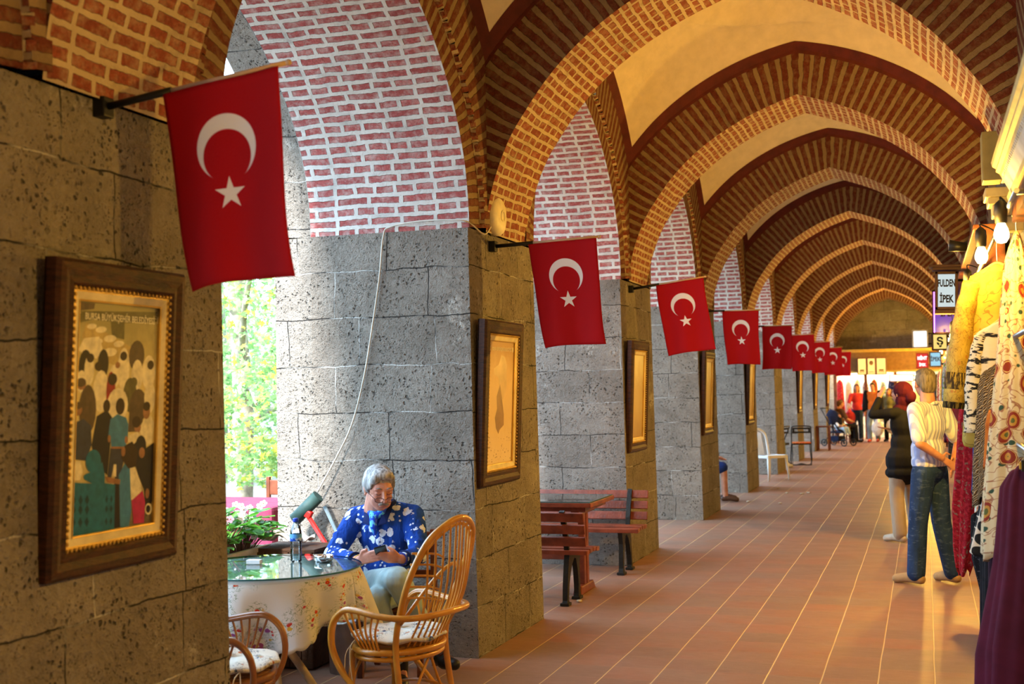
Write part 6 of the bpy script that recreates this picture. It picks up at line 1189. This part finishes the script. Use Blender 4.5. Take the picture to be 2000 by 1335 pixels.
# ------------------------------------------------------------------ courtyard: plane trees, covered table
LFM = [leafm('plane_leaf_bright', (.20, .36, .10), (.40, .55, .22), .5), leafm('plane_leaf_green', (.10, .24, .06), (.22, .40, .13), .5), leafm('plane_leaf_yellow', (.45, .50, .06), (.60, .55, .10), .5)]
BARK = plain('pale_plane_bark', (.40, .36, .28), .85, var=.3, bump=.01, bscale=12)
def leaf_shape():
    out = []
    for i, (r, a) in enumerate([(.0, 0)]): pass
    tips = [(-140, .55), (-105, .32), (-75, .85), (-45, .42), (0, 1.0), (45, .42), (75, .85), (105, .32), (140, .55), (180, .18)]
    return [(r*math.sin(math.radians(a)), r*math.cos(math.radians(a))) for a, r in tips]
LS = leaf_shape()
def tree(label, base, h, blobs, n, seed, sz=.062, mats=(0, 1, 0, 2), branches=()):
    rr = random.Random(seed); t = thing('plane_tree', label, 'tree', base, 0, 'trees in the courtyard'); mb = MB()
    mb.tube(smooth_path([(0, 0, -.05), (.05, .02, h*.3), (-.05, .08, h*.6), (.1, 0, h)], 6), [.16-.10*i/18 for i in range(19)], 12)
    mb.build('trunk', [BARK], t)
    for br in branches: m2 = MB(); P = smooth_path(br, 6); m2.tube(P, [.05-.038*i/len(P) for i in range(len(P))], 8); m2.build('branch', [BARK], t)
    mb = MB(); ms = []
    for i in range(n):
        c, r = rr.choice(blobs); d = V3(rr.gauss(0, 1), rr.gauss(0, 1), rr.gauss(0, 1)).normalized()*(rr.random()**.45); p = V3(c[0]+d.x*r[0], c[1]+d.y*r[1], c[2]+d.z*r[2])
        s_ = sz*rr.uniform(.7, 1.3); nrm = V3(rr.gauss(.15, .5), rr.gauss(-.45, .5), rr.gauss(.8, .5)).normalized(); u1 = nrm.orthogonal().normalized(); u2 = nrm.cross(u1); a = rr.uniform(0, 6.3); e1 = u1*math.cos(a)+u2*math.sin(a); e2 = nrm.cross(e1)
        P = [p+e1*x*s_+e2*y*s_-nrm*(abs(x)*.22*s_) for x, y in LS]; m = rr.choice(mats); b = len(mb.v); mb.v.append(tuple(p)); mb.v += [tuple(q) for q in P]
        for j in range(10): mb.face((b, b+1+j, b+1+(j+1) % 10), None, m)
    o = mb.build('foliage', LFM, t); return t
tree('bright green plane tree seen through the nearest open arch', (-7.9, 13.2, 0), 5.0, [((.6, -1.2, 1.6), (1.2, 1.2, .55)), ((.9, -.4, 2.4), (1.3, 1.2, .7)), ((.3, -.6, 3.3), (1.5, 1.3, .8)), ((.0, 0, 4.5), (1.8, 1.6, .9)), ((1.0, -1.0, .95), (.8, .8, .35))], 4200, 5,
     branches=[[(.0, .05, 1.6), (.5, -.6, 1.75), (1.0, -1.3, 1.55)], [(.0, .05, 2.0), (.4, -.5, 2.7), (.9, -1.1, 3.2), (1.3, -1.4, 3.3)], [(.0, .05, 1.3), (.8, -.4, 1.5), (1.5, -1.2, 1.2)], [(.0, .05, 2.6), (-.5, -.5, 3.4), (-.9, -.9, 4.1)]])
tree('darker plane tree farther back in the courtyard', (-13.0, 21.0, 0), 7.5, [((0, 0, 3.2), (2.6, 2.6, 1.6)), ((.5, -.5, 5.2), (3.0, 2.8, 1.7)), ((1.2, -1, 1.8), (1.8, 1.8, .9))], 5000, 9, .10, (1, 1, 0))
tree('tall plane tree at the back left of the courtyard', (-20.0, 33.0, 0), 8, [((0, 0, 4), (3, 3, 2)), ((1, 0, 6.4), (3.2, 3, 1.6))], 2500, 12, .12, (1, 0, 2))
MAGC = m_cloth('magenta_cloth', (.16, .022, .05), (.21, .035, .07), .01)
mb = MB(); mb.box((0, 0, .375), (1.5, .9, .75), None, 0, .03); tag(mb.build('covered_table', [MAGC], None, (-5.75, 9.3, 0)), 'courtyard table under a magenta cloth beyond the planter', 'table')
def cchair(x, y, rz, lab):
    plain_chair(lab, (x, y, 0), rz); 
cchair(-5.75, 10.25, PI, 'dark wooden chair behind the magenta covered table in the courtyard'); cchair(-6.75, 9.2, -PI/2, 'dark wooden chair left of the magenta covered table in the courtyard')
BWALL = plain('pale_courtyard_plaster', (.55, .52, .47), .85, bump=.01, bscale=8)
mb = MB(); mb.box((-26, 25, 2.19), (.4, 60, 4.4)); struct('wall_courtyard', mb, [BWALL]).name = 'wall_left.040'
